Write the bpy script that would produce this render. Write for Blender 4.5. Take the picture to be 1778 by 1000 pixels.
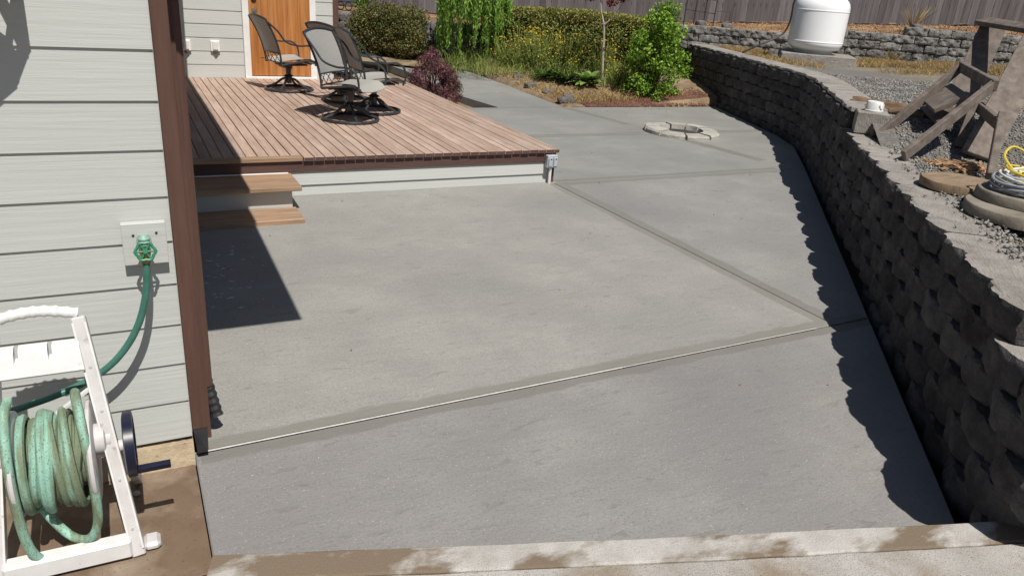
import bpy, math, random
import numpy as np
from mathutils import Vector, Matrix, noise
random.seed(7); rng = np.random.default_rng(7)
SC = bpy.context.scene; COL = SC.collection
for o in list(bpy.data.objects): bpy.data.objects.remove(o)

# ------------------------------------------------------------ camera, sky, sun, exposure
cam = bpy.data.cameras.new('camera'); camo = bpy.data.objects.new('camera', cam); COL.objects.link(camo)
YAW, PIT, ROLL = 0.4871, 0.3852, 0.0771
fw = Vector((math.sin(YAW)*math.cos(PIT), math.cos(YAW)*math.cos(PIT), -math.sin(PIT)))
rt = Vector((math.cos(YAW), -math.sin(YAW), 0)); up = rt.cross(fw)
r2 = rt*math.cos(ROLL)+up*math.sin(ROLL); u2 = up*math.cos(ROLL)-rt*math.sin(ROLL)
camo.matrix_world = Matrix(((r2.x, u2.x, -fw.x, -0.1117), (r2.y, u2.y, -fw.y, -3.0661), (r2.z, u2.z, -fw.z, 1.8885), (0, 0, 0, 1)))
cam.sensor_width = 36; cam.lens = 36*1309.9/1778; cam.clip_start = 0.05; cam.clip_end = 2000
SC.camera = camo
W = bpy.data.worlds.new('World'); SC.world = W; W.use_nodes = True
nt = W.node_tree; bg = nt.nodes['Background']; sky = nt.nodes.new('ShaderNodeTexSky')
sky.sky_type = 'NISHITA'; sky.sun_disc = False; sky.sun_elevation = math.radians(58); sky.sun_rotation = math.radians(179)
nt.links.new(sky.outputs[0], bg.inputs[0]); bg.inputs[1].default_value = 0.05
sl = bpy.data.lights.new('sun', 'SUN'); sl.energy = 5.0; sl.angle = math.radians(0.5); sl.color = (1, 0.955, 0.89)
so = bpy.data.objects.new('sun', sl); COL.objects.link(so)
so.rotation_euler = Vector((-0.022, 1.0, -1.6)).to_track_quat('-Z', 'Y').to_euler(); so.location = (0, -10, 16)
vs = SC.view_settings; vs.view_transform = 'Standard'; vs.look = 'None'; vs.gamma = 1; vs.exposure = 0.0; vs.use_curve_mapping = False

# ------------------------------------------------------------ helpers
def tag(o, label=None, cat=None, group=None, kind=None):
    if label: o['label'] = label
    if cat: o['category'] = cat
    if group: o['group'] = group
    if kind: o['kind'] = kind
    return o
def setpar(o, par):
    o.parent = par
    if par is not None: o.matrix_parent_inverse = PM[par.name].inverted()
PM = {}
def thing(name, loc, label, cat, group=None, rz=0.0):
    o = bpy.data.objects.new(name, None); COL.objects.link(o); o.location = loc; o.rotation_euler = (0, 0, rz)
    o.empty_display_size = 0.1
    PM[o.name] = Matrix.Translation(Vector(loc)) @ Matrix.Rotation(rz, 4, 'Z')
    return tag(o, label, cat, group)
class MB:
    def __init__(s): s.v = []; s.f = []; s.m = []; s.mi = 0
    def add(s, vs, fs):
        b = len(s.v); s.v += [tuple(p) for p in vs]
        for f in fs: s.f.append(tuple(i+b for i in f)); s.m.append(s.mi)
        return s
    def box(s, a, b, M=None):
        x0, y0, z0 = a; x1, y1, z1 = b
        vs = [Vector(p) for p in ((x0,y0,z0),(x1,y0,z0),(x1,y1,z0),(x0,y1,z0),(x0,y0,z1),(x1,y0,z1),(x1,y1,z1),(x0,y1,z1))]
        if M is not None: vs = [M @ p for p in vs]
        return s.add(vs, [(0,3,2,1),(4,5,6,7),(0,1,5,4),(1,2,6,5),(2,3,7,6),(3,0,4,7)])
    def bevbox(s, a, b, e=0.004, M=None):
        # box with chamfered edges
        x0, y0, z0 = a; x1, y1, z1 = b
        vs = []; 
        for z, k in ((z0, e), (z0+e, 0), (z1-e, 0), (z1, e)):
            for (x, y) in ((x0+e, y0), (x1-e, y0), (x1, y0+e), (x1, y1-e), (x1-e, y1), (x0+e, y1), (x0, y1-e), (x0, y0+e)):
                xx = min(max(x, x0+k), x1-k); yy = min(max(y, y0+k), y1-k); vs.append(Vector((xx, yy, z)))
        if M is not None: vs = [M @ p for p in vs]
        fs = [tuple(range(7, -1, -1)), tuple(range(24, 32))]
        for l in range(3):
            for i in range(8): fs.append((l*8+i, l*8+(i+1) % 8, l*8+8+(i+1) % 8, l*8+8+i))
        return s.add(vs, fs)
    def bar(s, p, q, w, h, upv=(0, 0, 1)):
        # rectangular bar from p to q: w sideways, h along up
        p, q = Vector(p), Vector(q); d = (q-p); L = d.length; d.normalize()
        sd = d.cross(Vector(upv)).normalized(); u = sd.cross(d).normalized()
        M = Matrix(((sd.x, d.x, u.x, p.x), (sd.y, d.y, u.y, p.y), (sd.z, d.z, u.z, p.z), (0, 0, 0, 1)))
        return s.bevbox((-w/2, 0, -h/2), (w/2, L, h/2), min(w, h)*0.1, M)
    def tube(s, pts, r, n=8, close=False, cap=True):
        pts = [Vector(p) for p in pts]; N = len(pts); rs = r if isinstance(r, (list, tuple)) else [r]*N
        prev = None; rings = []
        for i, p in enumerate(pts):
            a = pts[(i-1) % N] if (i > 0 or close) else p; b = pts[(i+1) % N] if (i < N-1 or close) else p
            d = (b-a).normalized()
            if prev is None:
                u = d.cross(Vector((0, 0, 1)) if abs(d.z) < 0.9 else Vector((1, 0, 0))).normalized()
            else: u = (prev - d*prev.dot(d)).normalized()
            prev = u; w = d.cross(u)
            rings.append([p+(u*math.cos(2*math.pi*k/n)+w*math.sin(2*math.pi*k/n))*rs[i] for k in range(n)])
        vs = [v for rg in rings for v in rg]; fs = []
        for i in range(N if close else N-1):
            j = (i+1) % N
            for k in range(n): fs.append((i*n+k, i*n+(k+1) % n, j*n+(k+1) % n, j*n+k))
        if cap and not close: fs += [tuple(range(n-1, -1, -1)), tuple(range((N-1)*n, N*n))]
        return s.add(vs, fs)
    def lathe(s, prof, n=24, M=None):
        vs = []; fs = []
        for (r, z) in prof:
            for k in range(n):
                a = 2*math.pi*k/n; vs.append(Vector((r*math.cos(a), r*math.sin(a), z)))
        for i in range(len(prof)-1):
            for k in range(n): fs.append((i*n+k, i*n+(k+1) % n, (i+1)*n+(k+1) % n, (i+1)*n+k))
        if prof[0][0] > 1e-5: fs.append(tuple(range(n-1, -1, -1)))
        if prof[-1][0] > 1e-5: fs.append(tuple(range((len(prof)-1)*n, len(prof)*n)))
        if M is not None: vs = [M @ p for p in vs]
        return s.add(vs, fs)
    def grid(s, P, nu, nv):
        # P(i,j) -> point
        vs = [P(i, j) for i in range(nu+1) for j in range(nv+1)]
        return s.add(vs, [(i*(nv+1)+j, (i+1)*(nv+1)+j, (i+1)*(nv+1)+j+1, i*(nv+1)+j+1) for i in range(nu) for j in range(nv)])
    def mesh(s, name, mats, smooth=False):
        me = bpy.data.meshes.new(name); me.from_pydata([tuple(v) for v in s.v], [], s.f)
        for m in (mats if isinstance(mats, (list, tuple)) else [mats]): me.materials.append(m)
        if any(s.m): me.polygons.foreach_set('material_index', s.m)
        if smooth:
            me.polygons.foreach_set('use_smooth', [True]*len(me.polygons))
            if smooth != 'all': me.set_sharp_from_angle(angle=math.radians(smooth if smooth is not True else 40))
        me.update(); return me
    def build(s, name, mats, par=None, smooth=False, local=False):
        o = bpy.data.objects.new(name, s.mesh(name, mats, smooth)); COL.objects.link(o)
        if par is not None:
            if local: o.parent = par
            else: setpar(o, par)
        return o
def link(name, me, par=None, M=None):
    o = bpy.data.objects.new(name, me); COL.objects.link(o)
    if par is not None: setpar(o, par)
    if M is not None: o.matrix_basis = M
    return o
def copy_tree(root):
    c = root.copy(); COL.objects.link(c)
    for ch in root.children:
        d = ch.copy(); COL.objects.link(d); d.parent = c
        for g in ch.children:
            e = g.copy(); COL.objects.link(e); e.parent = d
    return c
def spline(pts, n=8):
    P = [Vector(p) for p in pts]; P = [P[0]*2-P[1]]+P+[P[-1]*2-P[-2]]; out = []
    for i in range(1, len(P)-2):
        for k in range(n):
            t = k/n; a, b, c, d = P[i-1], P[i], P[i+1], P[i+2]
            out.append(0.5*((2*b)+(c-a)*t+(2*a-5*b+4*c-d)*t*t+(3*b-a-3*c+d)*t**3))
    return out+[P[-2]]
def sstep(x, a, b):
    t = min(1, max(0, (x-a)/(b-a))); return t*t*(3-2*t)

# ------------------------------------------------------------ materials
def ramp(N, L, src, stops):
    r = N.new('ShaderNodeValToRGB'); L.new(src, r.inputs[0]); e = r.color_ramp.elements
    while len(e) < len(stops): e.new(0.5)
    for k, (p, c) in enumerate(stops): e[k].position = p; e[k].color = (*c, 1) if len(c) == 3 else c
    return r.outputs[0]
def mat(name, c1, c2=None, scale=3, stretch=(1, 1, 1), rough=0.75, bump=0.0, bscale=30, bstretch=None, detail=6, lo=0.35, hi=0.65,
        c3=None, s3=1.0, lo3=0.5, hi3=0.7, rand=0.0, metal=0.0, spec=0.4, island=0.0, trans=0.0, bdist=0.01, s3stretch=None, speck=None, coat=0.0, orot=None):
    m = bpy.data.materials.new(name); m.use_nodes = True; N = m.node_tree.nodes; L = m.node_tree.links; b = N['Principled BSDF']
    b.inputs['Roughness'].default_value = rough; b.inputs['Metallic'].default_value = metal; b.inputs['Specular IOR Level'].default_value = spec
    b.inputs['Coat Weight'].default_value = coat
    tc = N.new('ShaderNodeTexCoord'); vec = tc.outputs['Object']; oi = N.new('ShaderNodeObjectInfo')
    if rand:
        ma = N.new('ShaderNodeMath'); ma.operation = 'MULTIPLY'; L.new(oi.outputs['Random'], ma.inputs[0]); ma.inputs[1].default_value = 37.0
        va = N.new('ShaderNodeVectorMath'); va.operation = 'ADD'; L.new(vec, va.inputs[0]); L.new(ma.outputs[0], va.inputs[1]); vec = va.outputs[0]
    def nz(sc, st, det=detail, dist=0.0):
        mp = N.new('ShaderNodeMapping'); L.new(vec, mp.inputs[0]); mp.inputs['Scale'].default_value = st
        if orot: mp.inputs['Rotation'].default_value = orot
        t = N.new('ShaderNodeTexNoise'); t.inputs['Scale'].default_value = sc; t.inputs['Detail'].default_value = det; t.inputs['Distortion'].default_value = dist
        t.inputs['Roughness'].default_value = 0.6; L.new(mp.outputs[0], t.inputs[0]); return t.outputs[0]
    def mix(f, a, bb, mode='MIX'):
        x = N.new('ShaderNodeMix'); x.data_type = 'RGBA'; x.blend_type = mode
        for i, val in ((0, f), (6, a), (7, bb)):
            if hasattr(val, 'is_output'): L.new(val, x.inputs[i])
            elif i == 0: x.inputs[0].default_value = val
            else: x.inputs[i].default_value = (*val, 1)
        return x.outputs[2]
    col = None
    if c2 is None: c2 = tuple(x*0.85 for x in c1)
    col = ramp(N, L, nz(scale, stretch), [(lo, c1), (hi, c2)])
    if c3 is not None:
        f = ramp(N, L, nz(s3, s3stretch or stretch), [(lo3, (0, 0, 0)), (hi3, (1, 1, 1))]); col = mix(f, col, c3)
    if speck is not None:
        sc, lo_, hi_, cs = speck
        f = ramp(N, L, nz(sc, (1, 1, 1), 2), [(lo_, (0, 0, 0)), (hi_, (1, 1, 1))]); col = mix(f, col, cs)
    if rand or island:
        g = N.new('ShaderNodeNewGeometry') if island else None; amt = island or rand
        mr = N.new('ShaderNodeMapRange'); L.new(g.outputs['Random Per Island'] if island else oi.outputs['Random'], mr.inputs[0])
        mr.inputs[3].default_value = 1-amt; mr.inputs[4].default_value = 1+amt
        hs = N.new('ShaderNodeHueSaturation'); L.new(col, hs.inputs['Color']); L.new(mr.outputs[0], hs.inputs['Value'])
        col = hs.outputs[0]
    L.new(col, b.inputs['Base Color'])
    if bump:
        bp = N.new('ShaderNodeBump'); bp.inputs['Strength'].default_value = bump; bp.inputs['Distance'].default_value = bdist
        L.new(nz(bscale, bstretch or stretch), bp.inputs['Height']); L.new(bp.outputs[0], b.inputs['Normal'])
    if trans:
        t = N.new('ShaderNodeBsdfTranslucent'); L.new(col, t.inputs[0]); ms = N.new('ShaderNodeMixShader'); ms.inputs[0].default_value = trans
        L.new(b.outputs[0], ms.inputs[1]); L.new(t.outputs[0], ms.inputs[2]); L.new(ms.outputs[0], N['Material Output'].inputs[0])
    return m
M = {}
M['soil'] = mat('soil', (.12, .085, .06), (.07, .05, .035), 4, bump=.8, bscale=25, rough=.95)
M['siding'] = mat('siding paint', (.505, .52, .495), (.49, .505, .48), 3, (.6, 1, 4), rough=.6, bump=.35, bscale=6, bstretch=(.35, 1, 9), bdist=.006, rand=.025)
M['brown'] = mat('brown paint', (.115, .06, .044), (.09, .046, .034), 6, (6, 6, .5), rough=.6, bump=.2, bscale=14, bstretch=(5, 5, .6), c3=(.22, .16, .13), s3=9, lo3=.70, hi3=.78)
M['white'] = mat('white paint', (.8, .8, .78), (.72, .72, .70), 8, rough=.45)
M['foundation'] = mat('foundation concrete', (.50, .41, .28), (.36, .28, .18), 9, rough=.9, bump=.7, bscale=50, c3=(.12, .09, .07), s3=14, lo3=.62, hi3=.7)
M['oldslab'] = mat('old slab', (.17, .115, .075), (.125, .082, .052), 3, rough=.8, bump=.25, bscale=60, c3=(.31, .245, .18), s3=3.5, lo3=.45, hi3=.72, speck=(90, .66, .72, (.07, .05, .04)))
M['door'] = mat('door wood', (.46, .19, .055), (.30, .105, .028), 3.5, (9, 9, .45), rough=.4, bump=.1, bscale=20, c3=(.55, .27, .10), s3=2.0, lo3=.45, hi3=.75)
M['metal'] = mat('nickel', (.6, .58, .54), rough=.3, metal=1)
M['blackmetal'] = mat('black metal', (.02, .02, .022), (.03, .03, .03), 20, rough=.5)
M['deck'] = mat('deck wood', (.465, .338, .268), (.34, .237, .182), 4.0, (9, .6, 9), rough=.75, bump=.35, bscale=30, bstretch=(8, .5, 8), rand=.14, c3=(.52, .42, .35), s3=2.5, s3stretch=(1, .5, 1), lo3=.5, hi3=.8)
M['deckx'] = mat('deck wood crosswise', (.40, .275, .185), (.25, .16, .10), 3.0, (.7, 10, 10), rough=.7, bump=.35, bscale=30, bstretch=(.5, 8, 8), rand=.1, c3=(.44, .27, .16), s3=2.5, s3stretch=(.5, 1, 1), lo3=.5, hi3=.8)
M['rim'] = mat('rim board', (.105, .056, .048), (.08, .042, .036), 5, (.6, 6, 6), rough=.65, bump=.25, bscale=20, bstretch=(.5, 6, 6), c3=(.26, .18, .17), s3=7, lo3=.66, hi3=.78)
M['galv'] = mat('grey box', (.50, .54, .58), (.42, .45, .48), 20, rough=.45, metal=.2)
M['conduit'] = mat('conduit', (.72, .72, .70), (.6, .6, .58), 20, rough=.5)
M['frame'] = mat('chair frame', (.055, .06, .066), (.035, .038, .042), 30, rough=.35, metal=.25, spec=.6)
M['sling'] = mat('sling fabric', (.40, .39, .35), (.36, .35, .315), 60, (1, 1, 4), rough=.45, bump=.2, bscale=200, spec=.6)
M['slingback'] = mat('sling back', (.33, .325, .31), (.28, .275, .26), 40, (.3, .3, 6), rough=.42, bump=.2, bscale=200, spec=.6)
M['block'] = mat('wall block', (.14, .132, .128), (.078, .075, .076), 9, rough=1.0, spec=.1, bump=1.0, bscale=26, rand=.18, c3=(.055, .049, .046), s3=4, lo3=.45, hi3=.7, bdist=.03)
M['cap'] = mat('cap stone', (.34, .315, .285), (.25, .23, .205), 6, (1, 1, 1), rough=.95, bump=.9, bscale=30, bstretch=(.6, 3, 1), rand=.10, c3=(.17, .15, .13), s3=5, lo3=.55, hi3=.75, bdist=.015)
M['bblock'] = mat('back wall block', (.27, .26, .24), (.14, .135, .125), 9, rough=.95, bump=1.0, bscale=30, rand=.22, bdist=.03)
M['gravel'] = mat('gravel bed', (.22, .205, .185), (.12, .115, .105), 35, rough=.95, bump=1.0, bscale=55, bdist=.02, c3=(.27, .225, .15), s3=.7, lo3=.52, hi3=.7)
M['pebble'] = mat('gravel stone', (.31, .295, .27), (.16, .155, .145), 3, rough=.9, island=.45)
M['mulch'] = mat('bark mulch', (.29, .16, .085), (.15, .075, .04), 16, rough=.95, bump=1.0, bscale=30, bdist=.03, c3=(.40, .29, .16), s3=1.3, lo3=.45, hi3=.7)
M['bed'] = mat('bed soil', (.28, .205, .125), (.16, .105, .065), 8, rough=.95, bump=1.0, bscale=30, bdist=.03, c3=(.36, .29, .17), s3=1.6, lo3=.45, hi3=.7)
M['chips'] = mat('bark chips', (.20, .095, .065), (.11, .05, .035), 4, rough=.95, island=.4)
M['redsoil'] = mat('red mulch', (.15, .07, .05), (.09, .04, .03), 14, rough=.95, bump=1, bscale=40, bdist=.02)
M['fence'] = mat('fence board', (.185, .17, .175), (.11, .10, .105), 2.2, (12, 12, .5), rough=.85, bump=.3, bscale=16, bstretch=(8, 8, .4), rand=.28)
M['tank'] = mat('tank enamel', (.92, .93, .94), (.90, .91, .92), 5, rough=.3, coat=.3)
M['weather'] = mat('weathered wood', (.17, .14, .12), (.105, .085, .072), 4, (3, 3, 3), rough=.85, bump=.4, bscale=30, rand=.2, c3=(.21, .175, .145), s3=3, lo3=.5, hi3=.7)
M['scrap'] = mat('split wood', (.42, .28, .16), (.27, .15, .08), 12, rough=.85, island=.45)
M['bark'] = mat('bark', (.20, .13, .08), (.10, .065, .04), 10, (1, 1, 1), rough=.95, bump=.8, bscale=30)
M['disc'] = mat('round slab', (.27, .24, .195), (.19, .165, .13), 6, rough=.9, bump=.4, bscale=40, c3=(.13, .11, .085), s3=3, lo3=.55, hi3=.75)
M['discbrown'] = mat('brown round slab', (.30, .215, .14), (.20, .14, .09), 8, (1, 3, 1), rough=.9, bump=.5, bscale=40)
M['plastic'] = mat('white plastic', (.74, .74, .73), (.66, .66, .645), 14, rough=.42, c3=(.42, .37, .32), s3=24, lo3=.64, hi3=.75)
M['plastic2'] = mat('scuffed plastic', (.60, .58, .57), (.52, .50, .49), 14, rough=.5, c3=(.34, .29, .25), s3=18, lo3=.6, hi3=.72)
M['navy'] = mat('navy plastic', (.005, .007, .022), (.008, .011, .03), 14, rough=.35)
M['hose'] = mat('green hose', (.055, .17, .135), (.04, .13, .10), 20, rough=.3)
M['oldhose'] = mat('weathered hose', (.31, .55, .44), (.24, .43, .34), 4, rough=.7, bump=.2, bscale=90, c3=(.17, .21, .13), s3=3.2, s3stretch=(7, 1, 1), lo3=.42, hi3=.56, speck=(170, .58, .68, (.09, .13, .09)))
M['brass'] = mat('brass', (.42, .27, .08), (.3, .18, .05), 30, rough=.4, metal=.9)
M['teal'] = mat('teal paint', (.19, .37, .29), (.32, .42, .36), 60, rough=.5)
M['green'] = mat('green paint', (.015, .16, .08), (.04, .22, .13), 80, rough=.4)
M['rock'] = mat('rock', (.23, .215, .205), (.12, .112, .108), 6, rough=.95, bump=1, bscale=18, rand=.25, bdist=.03)
M['ring'] = mat('paver ring', (.44, .42, .38), (.34, .32, .28), 9, rough=.9, bump=.5, bscale=40, rand=.1)
M['gap'] = mat('dark joint', (.05, .045, .04), rough=.95)
M['pale'] = mat('painted groove light', (.72, .71, .68), (.55, .54, .51), 30, rough=.8)  # pale colour stands in for sunlight catching the groove edge
M['water'] = mat('water', (.55, .55, .56), rough=.12, spec=.9)  # pale base colour imitates sky reflected in the beads
def leafmat(n, c1, c2, isl=.35, tr=.3): return mat(n, c1, c2, 3.0, rough=.5, island=isl, trans=tr, spec=.35)
M['hedge'] = leafmat('hedge leaf', (.25, .26, .065), (.14, .17, .04), .6)
M['hedgetop'] = leafmat('hedge tip leaf', (.34, .30, .09), (.22, .25, .06), .4)
M['bush'] = leafmat('bush leaf', (.25, .39, .045), (.14, .27, .025), .55)
M['cot'] = leafmat('cotoneaster leaf', (.215, .22, .07), (.12, .14, .04), .6)
M['cotred'] = leafmat('cotoneaster red leaf', (.17, .075, .045), (.11, .06, .035), .4)
M['weep'] = leafmat('weeping leaf', (.28, .45, .08), (.16, .31, .045), .55, .35)
M['redleaf'] = leafmat('red leaf', (.26, .03, .025), (.14, .02, .025), .5)
M['lace'] = leafmat('lace maple leaf', (.20, .085, .09), (.12, .05, .06), .5)
M['lacegreen'] = leafmat('lace green leaf', (.14, .16, .05), (.10, .12, .03), .4)
M['yellow'] = leafmat('yellow petal', (.80, .52, .03), (.66, .42, .02), .3)
M['stem'] = leafmat('stem green', (.28, .33, .08), (.19, .25, .06), .45)
M['straw'] = leafmat('dry grass', (.48, .35, .16), (.36, .25, .11), .35)
M['hosta'] = leafmat('hosta leaf', (.30, .40, .12), (.20, .34, .08), .4)
M['dark green'] = leafmat('dark green leaf', (.08, .15, .03), (.05, .11, .022), .4)
M['trunk'] = mat('pale trunk', (.46, .40, .35), (.32, .27, .23), 12, rough=.8)
M['twig'] = mat('twig', (.11, .075, .05), (.07, .05, .035), 10, rough=.9)

def concrete():
    m = mat('fresh concrete', (.325, .318, .293), (.285, .28, .262), 1.1, rough=.72, lo=.3, hi=.7)
    N = m.node_tree.nodes; L = m.node_tree.links; b = N['Principled BSDF']; src = b.inputs['Base Color'].links[0].from_socket
    tc = N.new('ShaderNodeTexCoord')
    def nz(sc, st, det=4, dist=0):
        mp = N.new('ShaderNodeMapping'); L.new(tc.outputs['Object'], mp.inputs[0]); mp.inputs['Scale'].default_value = st
        t = N.new('ShaderNodeTexNoise'); t.inputs['Scale'].default_value = sc; t.inputs['Detail'].default_value = det; t.inputs['Distortion'].default_value = dist
        L.new(mp.outputs[0], t.inputs[0]); return t.outputs[0]
    def mixm(f, a, c):
        x = N.new('ShaderNodeMix'); x.data_type = 'RGBA'; L.new(f, x.inputs[0]); L.new(a, x.inputs[6]); x.inputs[7].default_value = (*c, 1); return x.outputs[2]
    c = mixm(ramp(N, L, nz(.55, (1, 1, 1), 3), [(.46, (0, 0, 0)), (.70, (.9, .9, .9))]), src, (.225, .22, .214))
    c = mixm(ramp(N, L, nz(2.6, (1, 1.3, 1), 6, .4), [(.40, (.55, .55, .55)), (.62, (0, 0, 0))]), c, (.255, .248, .235))
    f = nz(9, (.75, 2.6, 1), 3, .5); c = mixm(ramp(N, L, f, [(.63, (0, 0, 0)), (.70, (.45, .45, .45))]), c, (.185, .18, .165))
    f = nz(85, (1, 1, 1), 2); c = mixm(ramp(N, L, f, [(.30, (.55, .55, .55)), (.50, (0, 0, 0))]), c, (.20, .196, .183))
    f = nz(140, (1, 1, 1), 1); c = mixm(ramp(N, L, f, [(.70, (0, 0, 0)), (.76, (.8, .8, .8))]), c, (.58, .57, .53))
    # smoother, darker trowelled margin along each tooled joint
    pn = nz(5, (1, 1, 1), 4); acc = None
    def mth(op, a, v2=None, v3=None):
        x = N.new('ShaderNodeMath'); x.operation = op
        for k, val in enumerate((a, v2, v3)):
            if val is None: continue
            if hasattr(val, 'is_output'): L.new(val, x.inputs[k])
            else: x.inputs[k].default_value = val
        return x.outputs[0]
    wob = mth('MULTIPLY_ADD', pn, .07, -.035)
    for (p, q, wd) in (((.02, .0005), (4.4, .105), .085), ((3.77, 3.5), (4.08, .12), .10), ((3.8, 3.508), (6.95, 3.553), .10), ((4.5, 5.767), (6.5, 5.78), .09), ((7.7, 5.789), (9, 5.797), .08), ((6.47, 7.9), (6.7, 6.47), .09), ((6.85, 5.5), (7.1, 4.0), .10)):
        d = Vector((q[0]-p[0], q[1]-p[1], 0)); Ls = d.length; d.normalize(); nn = Vector((-d.y, d.x, 0))
        def dot(v):
            x = N.new('ShaderNodeVectorMath'); x.operation = 'DOT_PRODUCT'; L.new(tc.outputs['Object'], x.inputs[0]); x.inputs[1].default_value = v; return x.outputs['Value']
        a = mth('ABSOLUTE', mth('SUBTRACT', dot(nn), nn.x*p[0]+nn.y*p[1])); a = mth('ADD', a, wob)
        mr = N.new('ShaderNodeMapRange'); mr.interpolation_type = 'SMOOTHSTEP'; L.new(a, mr.inputs[0]); mr.inputs[1].default_value = wd-.012; mr.inputs[2].default_value = wd+.012; mr.inputs[3].default_value = 1; mr.inputs[4].default_value = 0
        t0 = mth('SUBTRACT', dot(d), d.x*p[0]+d.y*p[1]); ins = mth('MULTIPLY', mth('GREATER_THAN', t0, 0.0), mth('LESS_THAN', t0, Ls)); f = mth('MULTIPLY', mr.outputs[0], ins)
        acc = f if acc is None else mth('MAXIMUM', acc, f)
    amt = mth('MULTIPLY', acc, mth('MULTIPLY_ADD', nz(2.2, (1, 1, 1), 5), .9, .42)); c = mixm(amt, c, (.212, .206, .182))
    oi = N.new('ShaderNodeObjectInfo'); x = N.new('ShaderNodeMix'); x.data_type = 'RGBA'; x.blend_type = 'MULTIPLY'; x.inputs[0].default_value = 1
    L.new(c, x.inputs[6]); L.new(oi.outputs['Color'], x.inputs[7]); c = x.outputs[2]     # each pour cures to its own shade
    L.new(c, b.inputs['Base Color'])
    bp = N.new('ShaderNodeBump'); bp.inputs['Strength'].default_value = .3; bp.inputs['Distance'].default_value = .008
    L.new(nz(60, (.7, 1.8, 1), 6), bp.inputs['Height'])
    b2 = N.new('ShaderNodeBump'); b2.inputs['Strength'].default_value = .25; b2.inputs['Distance'].default_value = .02
    L.new(nz(9, (.6, 1.6, 1), 4), b2.inputs['Height']); L.new(bp.outputs[0], b2.inputs['Normal']); L.new(b2.outputs[0], b.inputs['Normal'])
    return m
M['concrete'] = concrete()
M['trowel'] = mat('trowelled edge', (.232, .225, .196), (.205, .2, .178), 4, rough=.6, bump=.2, bscale=70, lo=.3, hi=.7)
def exposed():
    m = mat('aggregate concrete', (.50, .48, .45), (.36, .34, .31), 8, rough=.9, bump=.6, bscale=120, bdist=.006,
            c3=(.185, .14, .095), s3=2.6, lo3=.45, hi3=.54, s3stretch=(.8, 1.6, 1), detail=14, speck=(260, .58, .68, (.2, .17, .14)))
    return m
M['kerb'] = exposed()
M['apron'] = mat('apron concrete', (.46, .44, .41), (.36, .34, .31), 5, rough=.9, bump=.7, bscale=140, bdist=.006, c3=(.27, .21, .15), s3=1.8, lo3=.52, hi3=.66, speck=(240, .57, .67, (.17, .155, .14)))

# ------------------------------------------------------------ site lines
TW = Vector((.650, .760, 0)).normalized(); NW = Vector((TW.y, -TW.x, 0))      # diagonal retaining wall
OFFW = 3.40; BEND = Vector((8.70, 4.98, 0))
TF = Vector((1.68, 4.66, 0)).normalized(); NF = Vector((TF.y, -TF.x, 0))       # far leg of that wall
TB = Vector((.746, -.666, 0)); NB = Vector((-.666, -.746, 0))                 # rear wall, hedge and fence line
def gz(y): return .037*(y-3.52) if y < 3.52 else 0.0
def wp(t, d, z): return Vector((0, 0, z))+TW*t+NW*d
def bp_(s, o, z): return Vector((0, 0, z))+TB*s+NB*o
def inst_axes(x, y, o): return Matrix(((x.x, y.x, 0, o.x), (x.y, y.y, 0, o.y), (0, 0, 1, o.z), (0, 0, 0, 1)))

# ------------------------------------------------------------ ground, patio, walkway
g = MB(); g.add([(-400, -400, -.6), (400, -400, -.6), (400, 400, -.6), (-400, 400, -.6)], [(0, 1, 2, 3)])
tag(g.build('ground', M['soil']), kind='structure')
def clip(poly, p, q, keep):
    # keep side: +1 left of p->q
    out = []; n = len(poly)
    def sd(a): return ((q[0]-p[0])*(a[1]-p[1])-(q[1]-p[1])*(a[0]-p[0]))*keep
    for i in range(n):
        a, b = poly[i], poly[(i+1) % n]; sa, sb = sd(a), sd(b)
        if sa >= 0: out.append(a)
        if (sa > 0 > sb) or (sa < 0 < sb):
            t = sa/(sa-sb); out.append((a[0]+(b[0]-a[0])*t, a[1]+(b[1]-a[1])*t))
    return out
wb = [wp(t, OFFW-.10, 0) for t in (0.2, 9.00)]
PATIO = [(-.004, -.70), (1.10, -1.03), (2.2, -1.36), (wb[0].x, wb[0].y), (wb[1].x, wb[1].y), (8.74, 5.42), (9.72, 7.98), (6.45, 7.98), (3.6, 7.98), (3.6, 3.60), (.05, 3.60), (.05, .02), (-.004, .02)]
patio = MB(); pb = [(x, y, gz(y)-.20) for x, y in PATIO]
for k in range(len(PATIO)): pass
sub = MB(); sub.add([(-.0, -1.8, -.33), (10, -1.8, -.33), (10, 8, -.33), (-.0, 8, -.33)], [(0, 1, 2, 3)])
pat = sub.build('patio', M['gap']); tag(pat, kind='structure'); PM[pat.name] = Matrix()
J1 = ((0.0, .0), (4.6, .11)); J2 = ((3.76, 3.5), (4.10, -.12)); J3 = ((3.6, 3.505), (7.4, 3.56)); J4 = ((3.6, 5.76), (9.5, 5.80)); J5 = ((6.46, 7.98), (7.12, 3.9))
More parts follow.
